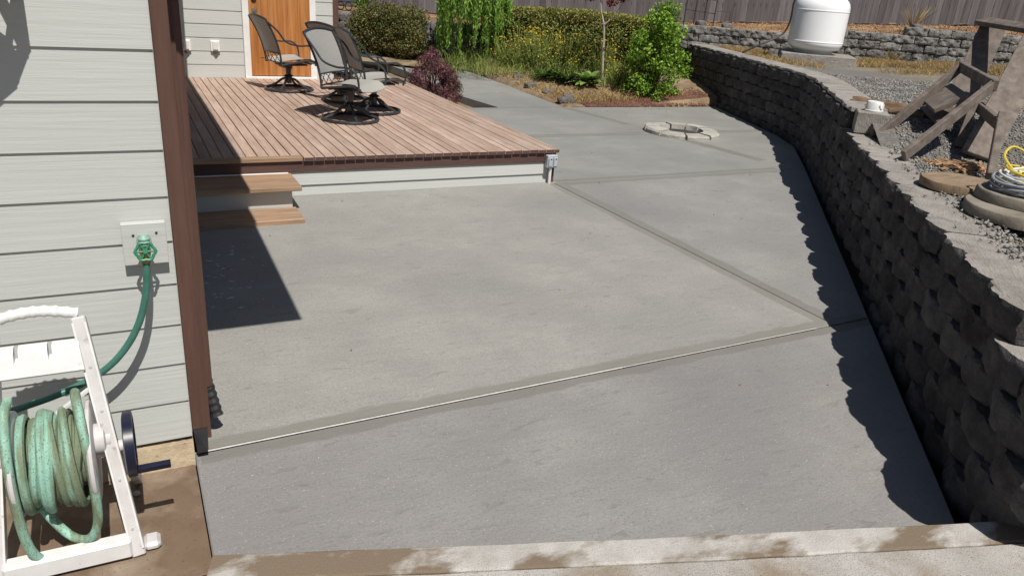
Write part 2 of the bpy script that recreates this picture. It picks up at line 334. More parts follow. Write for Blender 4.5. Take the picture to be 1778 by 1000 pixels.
def slab(poly, tint=(1, 1, 1)):
    if len(poly) < 3: return
    # shrink by 5 mm towards centroid edges (joint), thick slab
    n = len(poly); P = [Vector((x, y)) for x, y in poly]; ins = []
    for i in range(n):
        a, b, c = P[i-1], P[i], P[(i+1) % n]; d1 = (b-a).normalized(); d2 = (c-b).normalized()
        n1 = Vector((-d1.y, d1.x)); n2 = Vector((-d2.y, d2.x)); m = (n1+n2)
        m = m/max(.3, m.length_squared)*2 if m.length > 1e-3 else n1
        ins.append((b+m*.006, b+m*.012))
    mb = MB()
    top = [(q.x, q.y, gz(q.y)) for _, q in ins]; mid = [(q.x, q.y, gz(q.y)-.005) for q, _ in ins]; bot = [(q.x, q.y, gz(q.y)-.12) for q, _ in ins]
    fs = [tuple(range(n))]
    for l in (0, n):
        for i in range(n): fs.append((l+i, l+n+i, l+n+(i+1) % n, l+(i+1) % n))
    mb.add(top+mid+bot, fs); o = mb.build('concrete_slab', M['concrete'], pat); o.color = (*tint, 1); return o
near = clip(PATIO, *J1, -1); rest = clip(PATIO, *J1, 1)
slab(near, (.875, .865, .88))
mid_ = clip(rest, *J3, -1); far_ = clip(rest, *J3, 1)
slab(clip(mid_, *J2, -1), (1, .995, .985)); slab(clip(mid_, *J2, 1), (.90, .90, .915))
for half in (clip(far_, *J4, -1), clip(far_, *J4, 1)):
    slab(clip(half, *J5, -1), (.885, .90, .895)); slab(clip(half, *J5, 1), (.90, .905, .89))
def strip(p, q, off, wid, h, m, name, z0=.0):
    p, q = Vector((*p, 0)), Vector((*q, 0)); d = (q-p).normalized(); n = Vector((-d.y, d.x, 0)); L = (q-p).length; K = max(2, int(L/.25)); mb = MB()
    def P(i, j):
        w = noise.noise(Vector((i*.6+p.x*7, j*5.1+off*40, 1.3)))*.018*(1 if off and (j > 0) == (off > 0) else 0)
        r = p+d*(L*i/K)+n*(off+(j-.5)*wid+w); return (r.x, r.y, gz(r.y)+h)
    mb.grid(P, K, 1); return mb.build(name, m, pat)
strip((.02, .0005), (2.3, .055), .0, .010, .0008, M['pale'], 'painted_groove_light'); strip((2.3, .055), (3.9, .0933), .0, .006, .0006, M['pale'], 'painted_groove_light')  # pale strips laid over the joint to paint its sunlit groove edge
# walkway up to the garden
walk = MB(); walk.add([(0, 0, 0)], [])
wk = bpy.data.objects.new('walkway', None); COL.objects.link(wk); PM[wk.name] = Matrix(); tag(wk, kind='structure')
L_ = [(5.25, 8.0), (5.03, 9.1), (5.0, 10.3), (5.08, 12.0), (4.95, 13.2), (4.3, 14.1), (3.2, 15.0), (2.4, 15.7)]
R_ = [(6.45, 8.0), (6.48, 9.6), (6.56, 10.9), (6.62, 11.9), (6.35, 13.1), (5.65, 14.1), (4.6, 15.0), (3.4, 16.0)]
def wz(y): return .012*(y-8.0)
for i in range(len(L_)-1):
    a, b, c, d = L_[i], R_[i], R_[i+1], L_[i+1]; e = .006
    q = [Vector((*p, wz(p[1]))) for p in (a, b, c, d)]; cc = sum(q, Vector())/4
    dv = (q[3]-q[0]).normalized()*e; q = [q[0]+dv, q[1]+dv, q[2]-dv, q[3]-dv]
    MB().add(q+[p-Vector((0, 0, .14)) for p in q], [(0, 1, 2, 3), (0, 4, 5, 1), (1, 5, 6, 2), (2, 6, 7, 3), (3, 7, 4, 0)]).build('concrete_slab', M['concrete'], wk).color = (.88, .90, .90, 1)

# old brown slab, kerb strip and apron in the foreground
mb = MB(); mb.grid(lambda i, j: (-4+4.0*i/20-.003, -.75-.0+.72*j/8-.0, -.150+.004*noise.noise(Vector((i*.9, j*.9, 0)))), 20, 8)
tag(mb.build('old_slab', M['oldslab']), kind='structure')
mb = MB(); mb.bevbox((-4, -3.2, -.40), (-.004, -.755, -.146), .006); tag(mb.build('driveway', M['kerb']), kind='structure')
KE = [(-.0, -.765), (1.034, -1.109), (1.681, -1.322), (2.56, -1.600), (5.6, -2.545)]
kerb = MB(); n = 120
def kp(u, off, z, jit=.004):
    LK = [0, 1.09, 1.77, 2.69, 5.87]; s = u*5.87; i = max(q for q in range(4) if LK[q] <= s+1e-9); f = (s-LK[i])/(LK[i+1]-LK[i])
    x = KE[i][0]+(KE[i+1][0]-KE[i][0])*f; y = KE[i][1]+(KE[i+1][1]-KE[i][1])*f
    d = Vector((.955, -.297)); nn = Vector((-.297, -.955))
    j = noise.noise(Vector((x*6, off*30, 2)))*jit
    return (x+nn.x*(off+j), y+nn.y*(off+j), z)
prof = [(0.006, -.30), (0.0, -.060), (.012, -.050), (.070, -.0495), (.125, -.0500), (.132, -.058), (.133, -.30)]
kerb.grid(lambda i, j: kp(i/n, prof[j][0], prof[j][1]), n, len(prof)-1)
tag(kerb.build('kerb', M['kerb'], smooth=30), kind='structure')
ap = MB(); prof2 = [(.138, -.30), (.139, -.060), (.146, -.052), (.6, -.050), (3.0, -.05)]
ap.grid(lambda i, j: kp(i/n, prof2[j][0], prof2[j][1]), n, len(prof2)-1)
tag(ap.build('driveway', M['apron'], smooth=30), kind='structure')

# ------------------------------------------------------------ house
house = thing('house', (-1.9, 4.2, -.15), 'pale grey lap-sided house with brown corner trim and wooden door', 'house')
def hp(mb, name, m, smooth=False, par=house): return mb.build(name, m, par, smooth)
EX = .178
def siding(x0, x1, y, z0, nrow, cut=None):
    for k in range(nrow):
        z = z0+k*EX; segs = [(x0, x1)]
        if cut and z < cut[3]: segs = [(x0, cut[0]), (cut[1], x1)]
        for a, b in segs:
            mb = MB(); t = .0145; h = EX+.02
            vs = [(a, y-t, z), (b, y-t, z), (b, y-.004, z), (a, y-.004, z), (a, y-.006, z+h), (b, y-.006, z+h), (b, y+.004, z+h), (a, y+.004, z+h)]
            vs = [(p[0], p[1]+(.0 if True else 0), p[2]) for p in vs]
            mb.add(vs, [(0, 3, 2, 1), (4, 5, 6, 7), (0, 1, 5, 4), (1, 2, 6, 5), (2, 3, 7, 6), (3, 0, 4, 7)])
            hp(mb, 'siding_board', M['siding'])
siding(-4.0, -.001, 0.0, -.028, 14)
hp(MB().box((-4, .006, -.02), (.001, .15, 2.47)), 'wall', M['siding']); hp(MB().box((-4, .151, -.3), (.080, 8.44, 2.47)), 'wall', M['siding'])
hp(MB().bevbox((-4, .012, -.45), (.0, .25, -.045), .004), 'foundation', M['foundation'])
fb = MB(); fb.grid(lambda i, j: (-.5+.5*i/30, -.030-.025*(1-j/4)+.006*noise.noise(Vector((i*.7, j, 3))), -.155+.105*j/4), 30, 4); hp(fb, 'foundation_face', M['foundation'], 60)
hp(MB().grid(lambda i, j: (-.5+.5*i/30, -.030+.045*j/2, -.0505+.004*noise.noise(Vector((i*.7, j, 9)))), 30, 2), 'foundation_ledge', M['foundation'])
hp(MB().bevbox((.0015, -.026, .006), (.060, .10, 2.46), .003), 'corner_board', M['brown'])
hp(MB().bevbox((.002, .1015, -.3), (.083, .15, 2.46), .002), 'corner_board', M['brown'])
# downspout with its rounded face, strap and black drain
ds = MB()
def dsec(z, dx=0, dy=0): return [(.052+dx+.056*c, .16+dy+.035*s_, z) for c, s_ in ((0, -1), (.35, -1.08), (.7, -1), (1, -.7), (1, .8), (0, .8))]
sec = [dsec(z) for z in (.12, .13, 1.0, 2.40)]; ds.add([p for s_ in sec for p in s_], [(l*6+i, l*6+(i+1) % 6, l*6+6+(i+1) % 6, l*6+6+i) for l in range(3) for i in range(6)])
hp(ds, 'downspout', M['brown'], 30)
dr = MB(); dr.tube([(.083+.003*k, .165-.004*k, .13-.016*k) for k in range(11)], [.026 if k % 2 else .031 for k in range(11)], 12); hp(dr, 'corrugated_drain', M['blackmetal'])
mb = MB(); mb.add([(.004, -.03, .006), (.062, -.03, .006), (.062, .05, .006), (.004, .05, .006), (.012, -.045, -.105), (.055, -.055, -.09), (.06, .05, -.1), (.012, .05, -.1)], [(3, 2, 1, 0), (4, 5, 6, 7), (0, 1, 5, 4), (1, 2, 6, 5), (2, 3, 7, 6), (3, 0, 4, 7)])
hp(mb, 'drain_adapter', M['blackmetal'])
# roofs (above the frame, they throw the shadow beside the corner)
def roof(x0, x1, y0, y1, z, rise):
    mb = MB(); xm, ym = (x0+x1)/2, (y0+y1)/2; dx = min(x1-x0, y1-y0)/2
    a = [(x0, y0, z), (x1, y0, z), (x1, y1, z), (x0, y1, z)]; b = [(p[0], p[1], z+.14) for p in a]
    r = [(xm, y0+dx, z+.14+rise), (xm, y1-dx, z+.14+rise)] if (y1-y0) >= (x1-x0) else [(x0+dx, ym, z+.14+rise), (x1-dx, ym, z+.14+rise)]
    fs = [(3, 2, 1, 0), (0, 1, 5, 4), (1, 2, 6, 5), (2, 3, 7, 6), (3, 0, 4, 7)]
    fs += [(4, 5, 8), (5, 6, 9, 8), (6, 7, 9), (7, 4, 8, 9)] if (y1-y0) >= (x1-x0) else [(4, 5, 9, 8), (5, 6, 9), (6, 7, 8, 9), (7, 4, 8)]
    mb.add(a+b+r, fs); hp(mb, 'roof', M['brown'])
roof(-8, .745, -.45, 8.9, 2.47, 1.6); roof(.76, 3.3, 7.95, 13, 2.55, .9)
# rear wing with the door
YB = 8.465
siding(.086, 2.724, YB, .347, 12, (1.465, 2.475, 0, 2.35))
hp(MB().box((.09, YB+.006, -.3), (2.78, 12.5, 2.55)), 'wall', M['siding'])
hp(MB().bevbox((2.725, YB-.03, .0), (2.80, YB+.08, 2.54), .003), 'corner_board', M['brown'])
for a, b in (((1.468, YB-.045, .375), (1.555, YB+.0, 2.33)), ((2.385, YB-.045, .375), (2.472, YB+.0, 2.33)), ((1.468, YB-.046, 2.331), (2.472, YB, 2.42)), ((1.468, YB-.06, .335), (2.472, YB+.0, .374))):
    hp(MB().bevbox(a, b, .004), 'door_trim', M['white'])
dz0 = .385
door = MB(); x0, x1 = 1.556, 2.384
for k in range(5):
    a = x0+(x1-x0)*k/5; door.bevbox((a+.0005, YB-.030, dz0), (a+(x1-x0)/5-.0005, YB-.002, 2.33), .002)
door.bevbox((x0+.12, YB-.036, dz0+.25), (x1-.12, YB-.0305, dz0+.262), .001)
do = hp(door, 'door', M['door'])
def sub_(mb, name, m, par, smooth=False):
    o = bpy.data.objects.new(name, mb.mesh(name, m, smooth)); COL.objects.link(o); o.parent = par; return o
RX = Matrix.Rotation(math.pi/2, 4, 'X')
def knob(x, z, prof, nm, m): 
    mb = MB(); mb.lathe(prof, 16, Matrix.Translation((x, YB-.03, z)) @ RX); sub_(mb, nm, m, do, True)
knob(1.63, 1.262, [(.034, 0), (.034, .008), (.014, .012), (.014, .035), (.03, .045), (.035, .062), (.028, .078), (.001, .082)], 'knob', M['metal'])
knob(1.63, 1.40, [(.034, 0), (.034, .014), (.026, .02), (.001, .021)], 'deadbolt', M['blackmetal'])
for xx in (1.09, .72):
    ob = MB(); ob.bevbox((xx-.06, YB-.05, .70), (xx+.06, YB-.012, .845), .008); oo = hp(ob, 'outlet_cover', M['white'])
    sub_(MB().bevbox((xx-.035, YB-.064, .72), (xx+.035, YB-.0505, .83), .006), 'flap', M['conduit'], oo)
    sub_(MB().tube([(xx-.02, YB-.04, .698), (xx, YB-.05, .675), (xx+.03, YB-.04, .697)], .012, 8), 'cord_port', M['blackmetal'], oo)
# hose faucet on its mounting block
fa = hp(MB().bevbox((-.174, -.050, .787), (-.021, -.0155, .950), .002), 'faucet', M['siding'])
for dx, dz in ((-.135, .905), (-.055, .91)): sub_(MB().lathe([(.005, 0), (.004, .003), (.001, .004)], 8, Matrix.Translation((dx, -.05, dz)) @ RX), 'screw', M['blackmetal'], fa)
b = MB(); b.tube([(-.10, -.05, .885), (-.10, -.078, .882), (-.10, -.105, .868)], [.022, .018, .017], 12); b.lathe([(.026, 0), (.026, .006)], 16, Matrix.Translation((-.10, -.05, .885)) @ RX); b.lathe([(.019, 0), (.022, .012), (.012, .026), (.001, .027)], 12, Matrix.Translation((-.10, -.09, .893)))
sub_(b, 'valve_body', M['teal'], fa, True)
b = MB(); c = Vector((-.10, -.118, .862)); ax = Vector((0, -.85, .3)).normalized(); u = Vector((1, 0, 0)); v = ax.cross(u)
b.tube([c+(u*math.cos(a)+v*math.sin(a))*(.033+.003*math.cos(6*a)) for a in [2*math.pi*k/24 for k in range(24)]], .0055, 8, close=True)
for k in range(3): a = math.pi*k/3; b.tube([c+(u*math.cos(a)+v*math.sin(a))*.03, c-(u*math.cos(a)+v*math.sin(a))*.03], .004, 6)
b.tube([c-ax*.03, c+ax*.008], .009, 8); sub_(b, 'handle_wheel', M['green'], fa, True)
b = MB(); b.tube([(-.10, -.102, .868), (-.101, -.104, .840), (-.102, -.105, .815)], [.018, .017, .019], 12); sub_(b, 'spout', M['brass'], fa, True)
# lantern above the frame at left
lan = thing('wall_lantern', (-.49, 0, 1.95), 'black wall lantern high on the near grey wall, shadow below', 'lantern')
b = MB(); b.box((-.55, -.03, 1.92), (-.43, -.018, 2.12)); b.tube([(-.49, -.02, 2.05), (-.49, -.10, 2.14), (-.49, -.16, 2.10)], .01, 8); b.build('bracket', M['blackmetal'], lan)
b = MB()
def hexa(r, z): return [(-.49+r*math.cos(math.pi/3*k+math.pi/6), -.16+r*math.sin(math.pi/3*k+math.pi/6), z) for k in range(6)]
lo, mi = hexa(.07, 1.75), hexa(.125, 1.90)
for k in range(6): b.tube([lo[k], mi[k]], .011, 6); b.tube([lo[k], lo[(k+1) % 6]], .016, 6); b.tube([mi[k], mi[(k+1) % 6]], .016, 6)
tp = hexa(.045, 2.07)
for k in range(6): b.tube([mi[k], tp[k]], .017, 6)
b.add(lo, [(0, 1, 2, 3, 4, 5)]); b.lathe([(.05, 2.06), (.045, 2.09), (.001, 2.13)], 12, Matrix.Translation((-.49, -.16, 0))); b.build('cage', M['blackmetal'], lan)
MB().lathe([(.018, 1.78), (.018, 1.88), (.001, 1.90)], 10, Matrix.Translation((-.49, -.16, 0))).build('candle', M['white'], lan)

# ------------------------------------------------------------ deck with steps
DZ = .347; deck = thing('deck', (1.95, 6.0, 0), 'reddish weathered wooden deck with two steps at the house door', 'deck')
xs = .769-.0925*7; k = 0
while xs < 3.74:
    ga = random.uniform(.0028, .0048); a, b_ = xs+ga, min(xs+.0925-ga, 3.79); y0 = 3.505+random.uniform(-.004, .004) if a > 1.2 else 3.600
    if a > .09:
        bo = MB().bevbox((a, y0, DZ-.036), (b_, YB-.018, DZ+random.uniform(-.0015, .0015)), .003).build('deck_board', [M['deck'], M['rim']], deck)
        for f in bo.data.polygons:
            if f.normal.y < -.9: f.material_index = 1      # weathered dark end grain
    xs += .0925
MB().bevbox((.09, 3.508, DZ-.036), (1.226, 3.594, DZ), .003).build('deck_board', M['deckx'], deck)
MB().bevbox((.09, 3.532, DZ-.135), (3.775, 3.57, DZ-.0375), .003).build('rim_board', M['rim'], deck)
MB().bevbox((3.737, 3.571, DZ-.135), (3.775, YB, DZ-.0375), .003).build('rim_board', M['rim'], deck)
for z0, z1, yy, x1 in ((.092, .209, 3.546, 3.70), (-.06, .0905, 3.550, 3.71)):
    mb = MB(); mb.add([(1.02, yy-.008, z0), (x1, yy-.008, z0), (x1, yy+.01, z0), (1.02, yy+.01, z0), (1.02, yy+.004, z1), (x1, yy+.004, z1), (x1, yy+.01, z1), (1.02, yy+.01, z1)], [(0, 3, 2, 1), (4, 5, 6, 7), (0, 1, 5, 4), (1, 2, 6, 5), (2, 3, 7, 6), (3, 0, 4, 7)])
    mb.build('skirt_board', M['siding'], deck)
MB().box((.1, 3.572, -.1), (3.73, 8.4, .30)).build('deck_frame', M['rim'], deck)
MB().bevbox((3.712, 3.54, -.06), (3.772, 3.60, DZ-.137), .003).build('corner_post', M['rim'], deck)
MB().bevbox((.10, 3.085, .165), (1.125, 3.545, .203), .005).build('step_tread', M['deckx'], deck)
MB().bevbox((.10, 2.815, -.03), (1.085, 3.165, .012), .005).build('step_tread', M['deckx'], deck)
MB().bevbox((.10, 3.17, -.05), (1.06, 3.53, .1635), .003).build('step_riser', M['siding'], deck)
MB().bevbox((.10, 3.515, .204), (1.10, 3.545, .212), .002).build('step_cleat', M['white'], deck)
eb = MB().bevbox((3.645, 3.47, .165), (3.765, 3.531, .292), .006).build('electrical_box', M['galv'], deck)
for x in (3.677, 3.733): sub_(MB().bevbox((x-.023, 3.452, .178), (x+.023, 3.4695, .272), .007), 'outlet_cover', M['galv'], eb); sub_(MB().bevbox((x-.008, 3.447, .255), (x+.008, 3.4515, .266), .002), 'latch', M['blackmetal'], eb)
MB().tube([(3.70, 3.50, .165), (3.70, 3.50, -.02)], .016, 12).build('conduit', M['conduit'], deck, True)

# ------------------------------------------------------------ chairs
def make_chair():
    c = bpy.data.objects.new('patio_chair', None); COL.objects.link(c); PM[c.name] = Matrix()
    fr = M['frame']
    def P(mb, n, m, s=True): return mb.build(n, m, c, s, local=True)
    def backpt(u, v):  # u -1..1, v 0..1 up the back
        return Vector((u*(.245+.02*v), -.20-.055*v-.13*v*v-.03*(1-u*u), .40+.49*v))
    for sx in (-1, 1):
        P(MB().tube([Vector((sx*.262, -.19, .34))]+[backpt(sx*1.04, v/8)+Vector((0, .0, 0)) for v in range(9)], .013, 8), 'back_post', fr)
        ar = spline([backpt(sx*1.06, .93)+Vector((sx*.006, .004, 0)), backpt(sx*1.06, .72)+Vector((sx*.03, .06, 0)), (sx*.30, -.14, .63), (sx*.305, .02, .585), (sx*.305, .16, .585), (sx*.30, .25, .53), (sx*.29, .275, .42), (sx*.275, .25, .335)], 6)
        P(MB().tube(ar, .0115, 8), 'arm', fr)
        P(MB().tube(spline([(sx*.262, -.19, .345), (sx*.262, .0, .375), (sx*.262, .18, .40), (sx*.262, .28, .37)], 4), .014, 8), 'seat_rail', fr)
    P(MB().tube([backpt(u/5*1.04, 1)+Vector((0, 0, .035*(1-(u/5)**2))) for u in range(-5, 6)], .0135, 8), 'top_rail', fr)
    P(MB().tube([backpt(u/5*1.04, .17) for u in range(-5, 6)], .009, 6), 'cross_rail', fr)
    la = MB()
    for k in range(4):
        a, b = -1+.5*k, -1+.5*(k+1)
        la.tube([backpt(a, -.05), backpt((a+b)/2, .09)+Vector((0, 0, .01)), backpt(b, .17)], .0045, 5); la.tube([backpt(b, -.05), backpt((a+b)/2, .07), backpt(a, .17)], .0045, 5)
    P(la, 'lattice', fr)
    P(MB().tube([backpt(u/5*1.04, -.06) for u in range(-5, 6)], .009, 6), 'cross_rail', fr)
    bk = MB(); bk.grid(lambda i, j: backpt(-.95+1.9*i/8, .18+.81*j/10)+Vector((0, 0, .03*(1-(-1+2*i/8)**2)*(j/10)**4)), 8, 10); P(bk, 'back_sling', M['slingback'])
    def seat(i, j):
        v = j/10; y = -.19+.49*v; z = .385+.035*math.sin(min(1, v*1.25)*math.pi*.55)-.05*max(0, v-.78)**1.5*12
        x = -.258+.516*i/8; z -= .022*(1-(-1+2*i/8)**2); return Vector((x, y, z))
    P(MB().grid(seat, 8, 10), 'seat_sling', M['sling'])
    P(MB().grid(lambda i, j: seat(i, j)-Vector((0, 0, .006)), 8, 10), 'seat_lining', M['slingback'])
    P(MB().tube([(-.262, .20, .355), (.262, .20, .355)], .012, 6), 'seat_bar', fr); P(MB().tube([(-.262, -.10, .345), (.262, -.10, .345)], .012, 6), 'seat_bar', fr)
    P(MB().bevbox((-.12, -.14, .315), (.12, .22, .335), .006), 'rocker_plate', fr)
    P(MB().tube([(-.14, -.06, .30), (.14, -.06, .30)], .022, 8), 'spring', fr)
    P(MB().lathe([(.05, .31), (.05, .27), (.035, .265), (.032, .20), (.05, .19), (.07, .175), (.04, .165), (.036, .10), (.045, .09)][::-1], 12), 'swivel_post', fr)
    for k in range(4):
        a = math.pi/4+k*math.pi/2; d = Vector((math.cos(a), math.sin(a), 0))
        P(MB().tube(spline([Vector((0, 0, .15))+d*.03, Vector((0, 0, .135))+d*.09, Vector((0, 0, .075))+d*.17, Vector((0, 0, .022))+d*.285], 4), .0155, 8), 'leg', fr)
    P(MB().tube([(.30*math.cos(a), .30*math.sin(a), .018) for a in [2*math.pi*k/36 for k in range(36)]], .0165, 8, close=True), 'base_ring', fr)
    return c
ch0 = make_chair()
for i, (x, y, head, lab) in enumerate([
        (1.86, 7.36, 12, 'dark sling patio chair alone in front of the wooden door'),
        (2.10, 5.20, -46, 'front patio chair whose pale grey back sling catches the sun'),
        (2.52, 5.72, 3, 'patio chair with dark back close behind the front pale chair'),
        (2.40, 6.50, 24, 'rearmost chair of the group of three, its back half hidden')]):
    c = ch0 if i == 0 else copy_tree(ch0)
    c.location = (x, y, DZ+.002); c.rotation_euler = (0, 0, math.radians(head-90)); tag(c, lab, 'chair', 'swivel patio chairs on the deck')

# ------------------------------------------------------------ retaining wall of scalloped blocks
BW, BH = .405, .165
def block_mesh(seed, bulge=.062, depth=.30, w=BW-.003, h=BH-.003, rough=.020, nu=14, nv=7):
    mb = MB(); r = random.Random(seed); ph = Vector((r.uniform(0, 50), r.uniform(0, 50), r.uniform(0, 50)))
    def F(i, j):
        u = -1+2*i/nu; v = j/nv; y = bulge*(math.sqrt(max(0, 1-(u*.985)**2))*.75+.25*(1-u*u))
        e = abs(2*v-1)**8*.010
        y += noise.noise(Vector((u*3, v*1.6, 0))+ph)*rough+noise.noise(Vector((u*7, v*5, 5))+ph)*rough*.7+abs(noise.noise(Vector((u*13, v*9, 9))+ph))*rough*.6-e
        return (u*w/2, y, v*h+(noise.noise(Vector((u*6, v*9, 2))+ph)*.006 if 0 < v < 1 else (noise.noise(Vector((u*6, 7, 2))+ph)*.006-.005 if v == 1 else 0)))
    mb.grid(F, nu, nv); top = [F(i, nv) for i in range(nu+1)]; bot = [F(i, 0) for i in range(nu+1)]
    b = len(mb.v); mb.v += [(-w/2, -depth, 0), (w/2, -depth, 0), (w/2, -depth, h), (-w/2, -depth, h)]
    T = [i*(nv+1)+nv for i in range(nu+1)]; B = [i*(nv+1) for i in range(nu+1)]
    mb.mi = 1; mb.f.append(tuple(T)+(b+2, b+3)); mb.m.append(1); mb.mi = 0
    mb.f.append(tuple(B[::-1])+(b, b+1)); mb.m.append(0)
    mb.f.append(tuple(range(nv, -1, -1))+(b, b+3)); mb.m.append(0)
    mb.f.append(tuple(nu*(nv+1)+j for j in range(nv+1))+(b+2, b+1)); mb.m.append(0); mb.f.append((b+1, b, b+3, b+2)); mb.m.append(0)
    return mb.mesh('block', [M['block'], M['cap']], 50)
BM = [block_mesh(s) for s in range(6)]; BC = [block_mesh(s+20) for s in range(6)]
for m_ in BC: m_.materials[1] = M['block']
rw = thing('retaining_wall', wp(4.8, OFFW, -.1), 'long dark retaining wall of scalloped blocks along the patio', 'retaining wall')
def put_block(o, x, y, z, par=rw, meshes=BM, jit=1.0):
    a = random.uniform(-.02, .02)*jit; xx = x*math.cos(a)+y*math.sin(a); yy = y*math.cos(a)-x*math.sin(a)
    link('block', random.choice(meshes), par, inst_axes(xx, yy, Vector((o.x, o.y, z))+y*random.uniform(-.008, .008)*jit))
PA = [wp(.0+.02*q, OFFW, 0) for q in range(431)]; c0 = wp(8.60, OFFW, 0); cB = c0+TW*.86; c2 = cB+TF*.86
PA += [c0.lerp(cB, f).lerp(cB.lerp(c2, f), f) for f in [q/40 for q in range(1, 41)]]+[c2+TF*(.02*q) for q in range(1, 280)]
SA = [0.0]
for a, b in zip(PA[:-1], PA[1:]): SA.append(SA[-1]+(b-a).length)
def path(q):
    k = int(np.searchsorted(SA, q)); k = min(max(k, 2), len(PA)-3); T = (PA[k+2]-PA[k-2]).normalized(); return PA[k].copy(), T, Vector((-T.y, T.x, 0))
for k in range(-1, 6):
    z0 = .75-BH*(k+1); t = (.80 if k % 2 == 0 else .60)
    if k == 0: t = 1.21
    if k == -1: t = 6.16
    while t < 15.2:
        if not (k == 5 and t > 3.5):
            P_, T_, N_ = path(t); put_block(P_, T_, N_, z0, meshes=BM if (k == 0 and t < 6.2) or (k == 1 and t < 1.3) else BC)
        t += BW
capm = [block_mesh(40+s, .035, .34, .606, .046, .012, 12, 2) for s in range(3)]
for m_ in capm: m_.materials[0] = M['cap']
t = 6.25
while t < 15.2:
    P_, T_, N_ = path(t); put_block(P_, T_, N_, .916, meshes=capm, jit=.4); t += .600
for o in [o for o in rw.children if o.data in capm]: o.name = 'cap_stone'
e = MB().bevbox((-.17, -.14, 0), (.17, .15, .205), .008).build('end_block', M['cap'], rw); e.matrix_basis = Matrix.Translation(wp(5.80, OFFW+.17, .752)) @ Matrix.Rotation(.75, 4, 'Z')

# terrace behind it
def tz(P):
    t = P.dot(TW); d = P.dot(NW)-OFFW
    return .70-.75*(1-sstep(t, .55, 1.35))+(.20*sstep(t, 4.6, 6.0))+.12*sstep(d, .3, 4.5)+.012*noise.noise(Vector((P.x*1.5, P.y*1.5, 0)))
def front(u):  # 0..1 along the two legs, from the near end
    L1 = 8.70; L2 = 5.7; s = u*(L1+L2)
    return (wp(.70+s, OFFW+.15, 0)) if s < L1 else BEND+NF*.15+TF*(s-L1)
def back(u): return bp_(16-14.9*u, -14.55, 0)
ter = MB(); NU, NV = 90, 60
def terp(i, j):
    a, b = front(i/NU), back(i/NU); P = a.lerp(b, j/NV); return (P.x, P.y, tz(P))
ter.grid(terp, NU, NV); tag(ter.build('gravel_terrace', M['gravel'], smooth='all'), kind='structure')
def scatter_stones(name, pts, smin, smax, m):
    # tetra-ish pebbles
    pts = np.array(pts); n = len(pts); base = np.array([(1, 0, 0), (-.5, .87, 0), (-.5, -.87, 0), (0, 0, .75), (0, 0, -.5)])
    s = rng.uniform(smin, smax, n)[:, None, None]; R = rng.normal(size=(n, 3, 3)); Q = np.linalg.qr(R)[0]
    v = (np.einsum('nij,kj->nki', Q, base)*rng.uniform(.7, 1.2, (n, 5, 1)))*s*np.array([1, 1, .8])+pts[:, None, :]
    f = np.array([(0, 1, 3), (1, 2, 3), (2, 0, 3), (1, 0, 4), (2, 1, 4), (0, 2, 4)])
    fa = (f[None]+(np.arange(n)*5)[:, None, None]).reshape(-1, 3)
    return fast_mesh(name, v.reshape(-1, 3), fa, m)
def fast_mesh(name, v, f, m, kind='stuff', par=None):
    me = bpy.data.meshes.new(name); k = f.shape[1]; me.vertices.add(len(v)); me.vertices.foreach_set('co', v.astype(np.float32).ravel())
    me.loops.add(f.size); me.loops.foreach_set('vertex_index', f.astype(np.int32).ravel()); me.polygons.add(len(f))
    me.polygons.foreach_set('loop_start', np.arange(0, f.size, k, dtype=np.int32)); me.polygons.foreach_set('loop_total', np.full(len(f), k, dtype=np.int32))
    me.materials.append(m); me.update(calc_edges=True); me.validate()
    o = bpy.data.objects.new(name, me); COL.objects.link(o)
    if par is not None: setpar(o, par)
    elif kind: o['kind'] = kind
    return o
pts = []
while len(pts) < 42000:
    t, d = random.uniform(1.0, 10.5), .34+abs(random.gauss(0, 2.6))
    P = wp(t, OFFW+d, 0)
    if P.dot(NB) < -14.3: continue
    pts.append((P.x, P.y, tz(P)+.006))
for _ in range(900):
    t = random.uniform(1.0, 5.3); d = .36-abs(random.gauss(0, .09)); P = wp(t, OFFW+max(.02, d), 0); pts.append((P.x, P.y, .757))
tag(scatter_stones('gravel', pts, .008, .021, M['pebble']), 'loose grey gravel behind the retaining wall', 'gravel')

# rear garden wall, slope and fence
gw = thing('garden_wall', bp_(5, -14.33, .95), 'low grey block garden wall behind the propane tank', 'garden wall')
GB = [block_mesh(100+s, .03, .22, BW-.012, .146, .028) for s in range(6)]
for m_ in GB: m_.materials[0] = M['bblock']; m_.materials[1] = M['bblock']
for k in range(5):
    z0 = .86+.152*k; s = .55+(k % 2)*BW/2
    while s < 10.5:
        top = 1.31 if s < 3.7 else (1.46 if s < 5.25 else 1.62)
        if z0+.152 <= top+.01: put_block(bp_(s, -14.42, 0), -TB, NB, z0, gw, GB, 1.6)
        s += BW
def uz(s, o):
    f = sstep(-o, 14.4, 16.9)
    a = (.93 if s < -1 else 1.0 + .25*sstep(s, -1, 1)) if s < 3.3 else 1.25+.14*sstep(s, 3.4, 3.9)+.15*sstep(s, 5.0, 5.5)
    b = 1.26+.07*(s-.75) if s > .75 else max(.95, 1.26+.05*(s-.75))
    return a+(b-a)*f
up_ = MB(); up_.grid(lambda i, j: (lambda s, o: bp_(s, o, uz(s, o)+.03*noise.noise(Vector((s*2, o*2, 0)))))(-12+24*i/90, -14.5-4.0*j/14), 90, 14)
tag(up_.build('mulch_slope', M['mulch'], smooth='all'), kind='structure')
fen = thing('wooden_fence', bp_(0, -16.95, 1.2), 'tall weathered grey board fence across the back', 'fence')
s = -11.0; fm = []
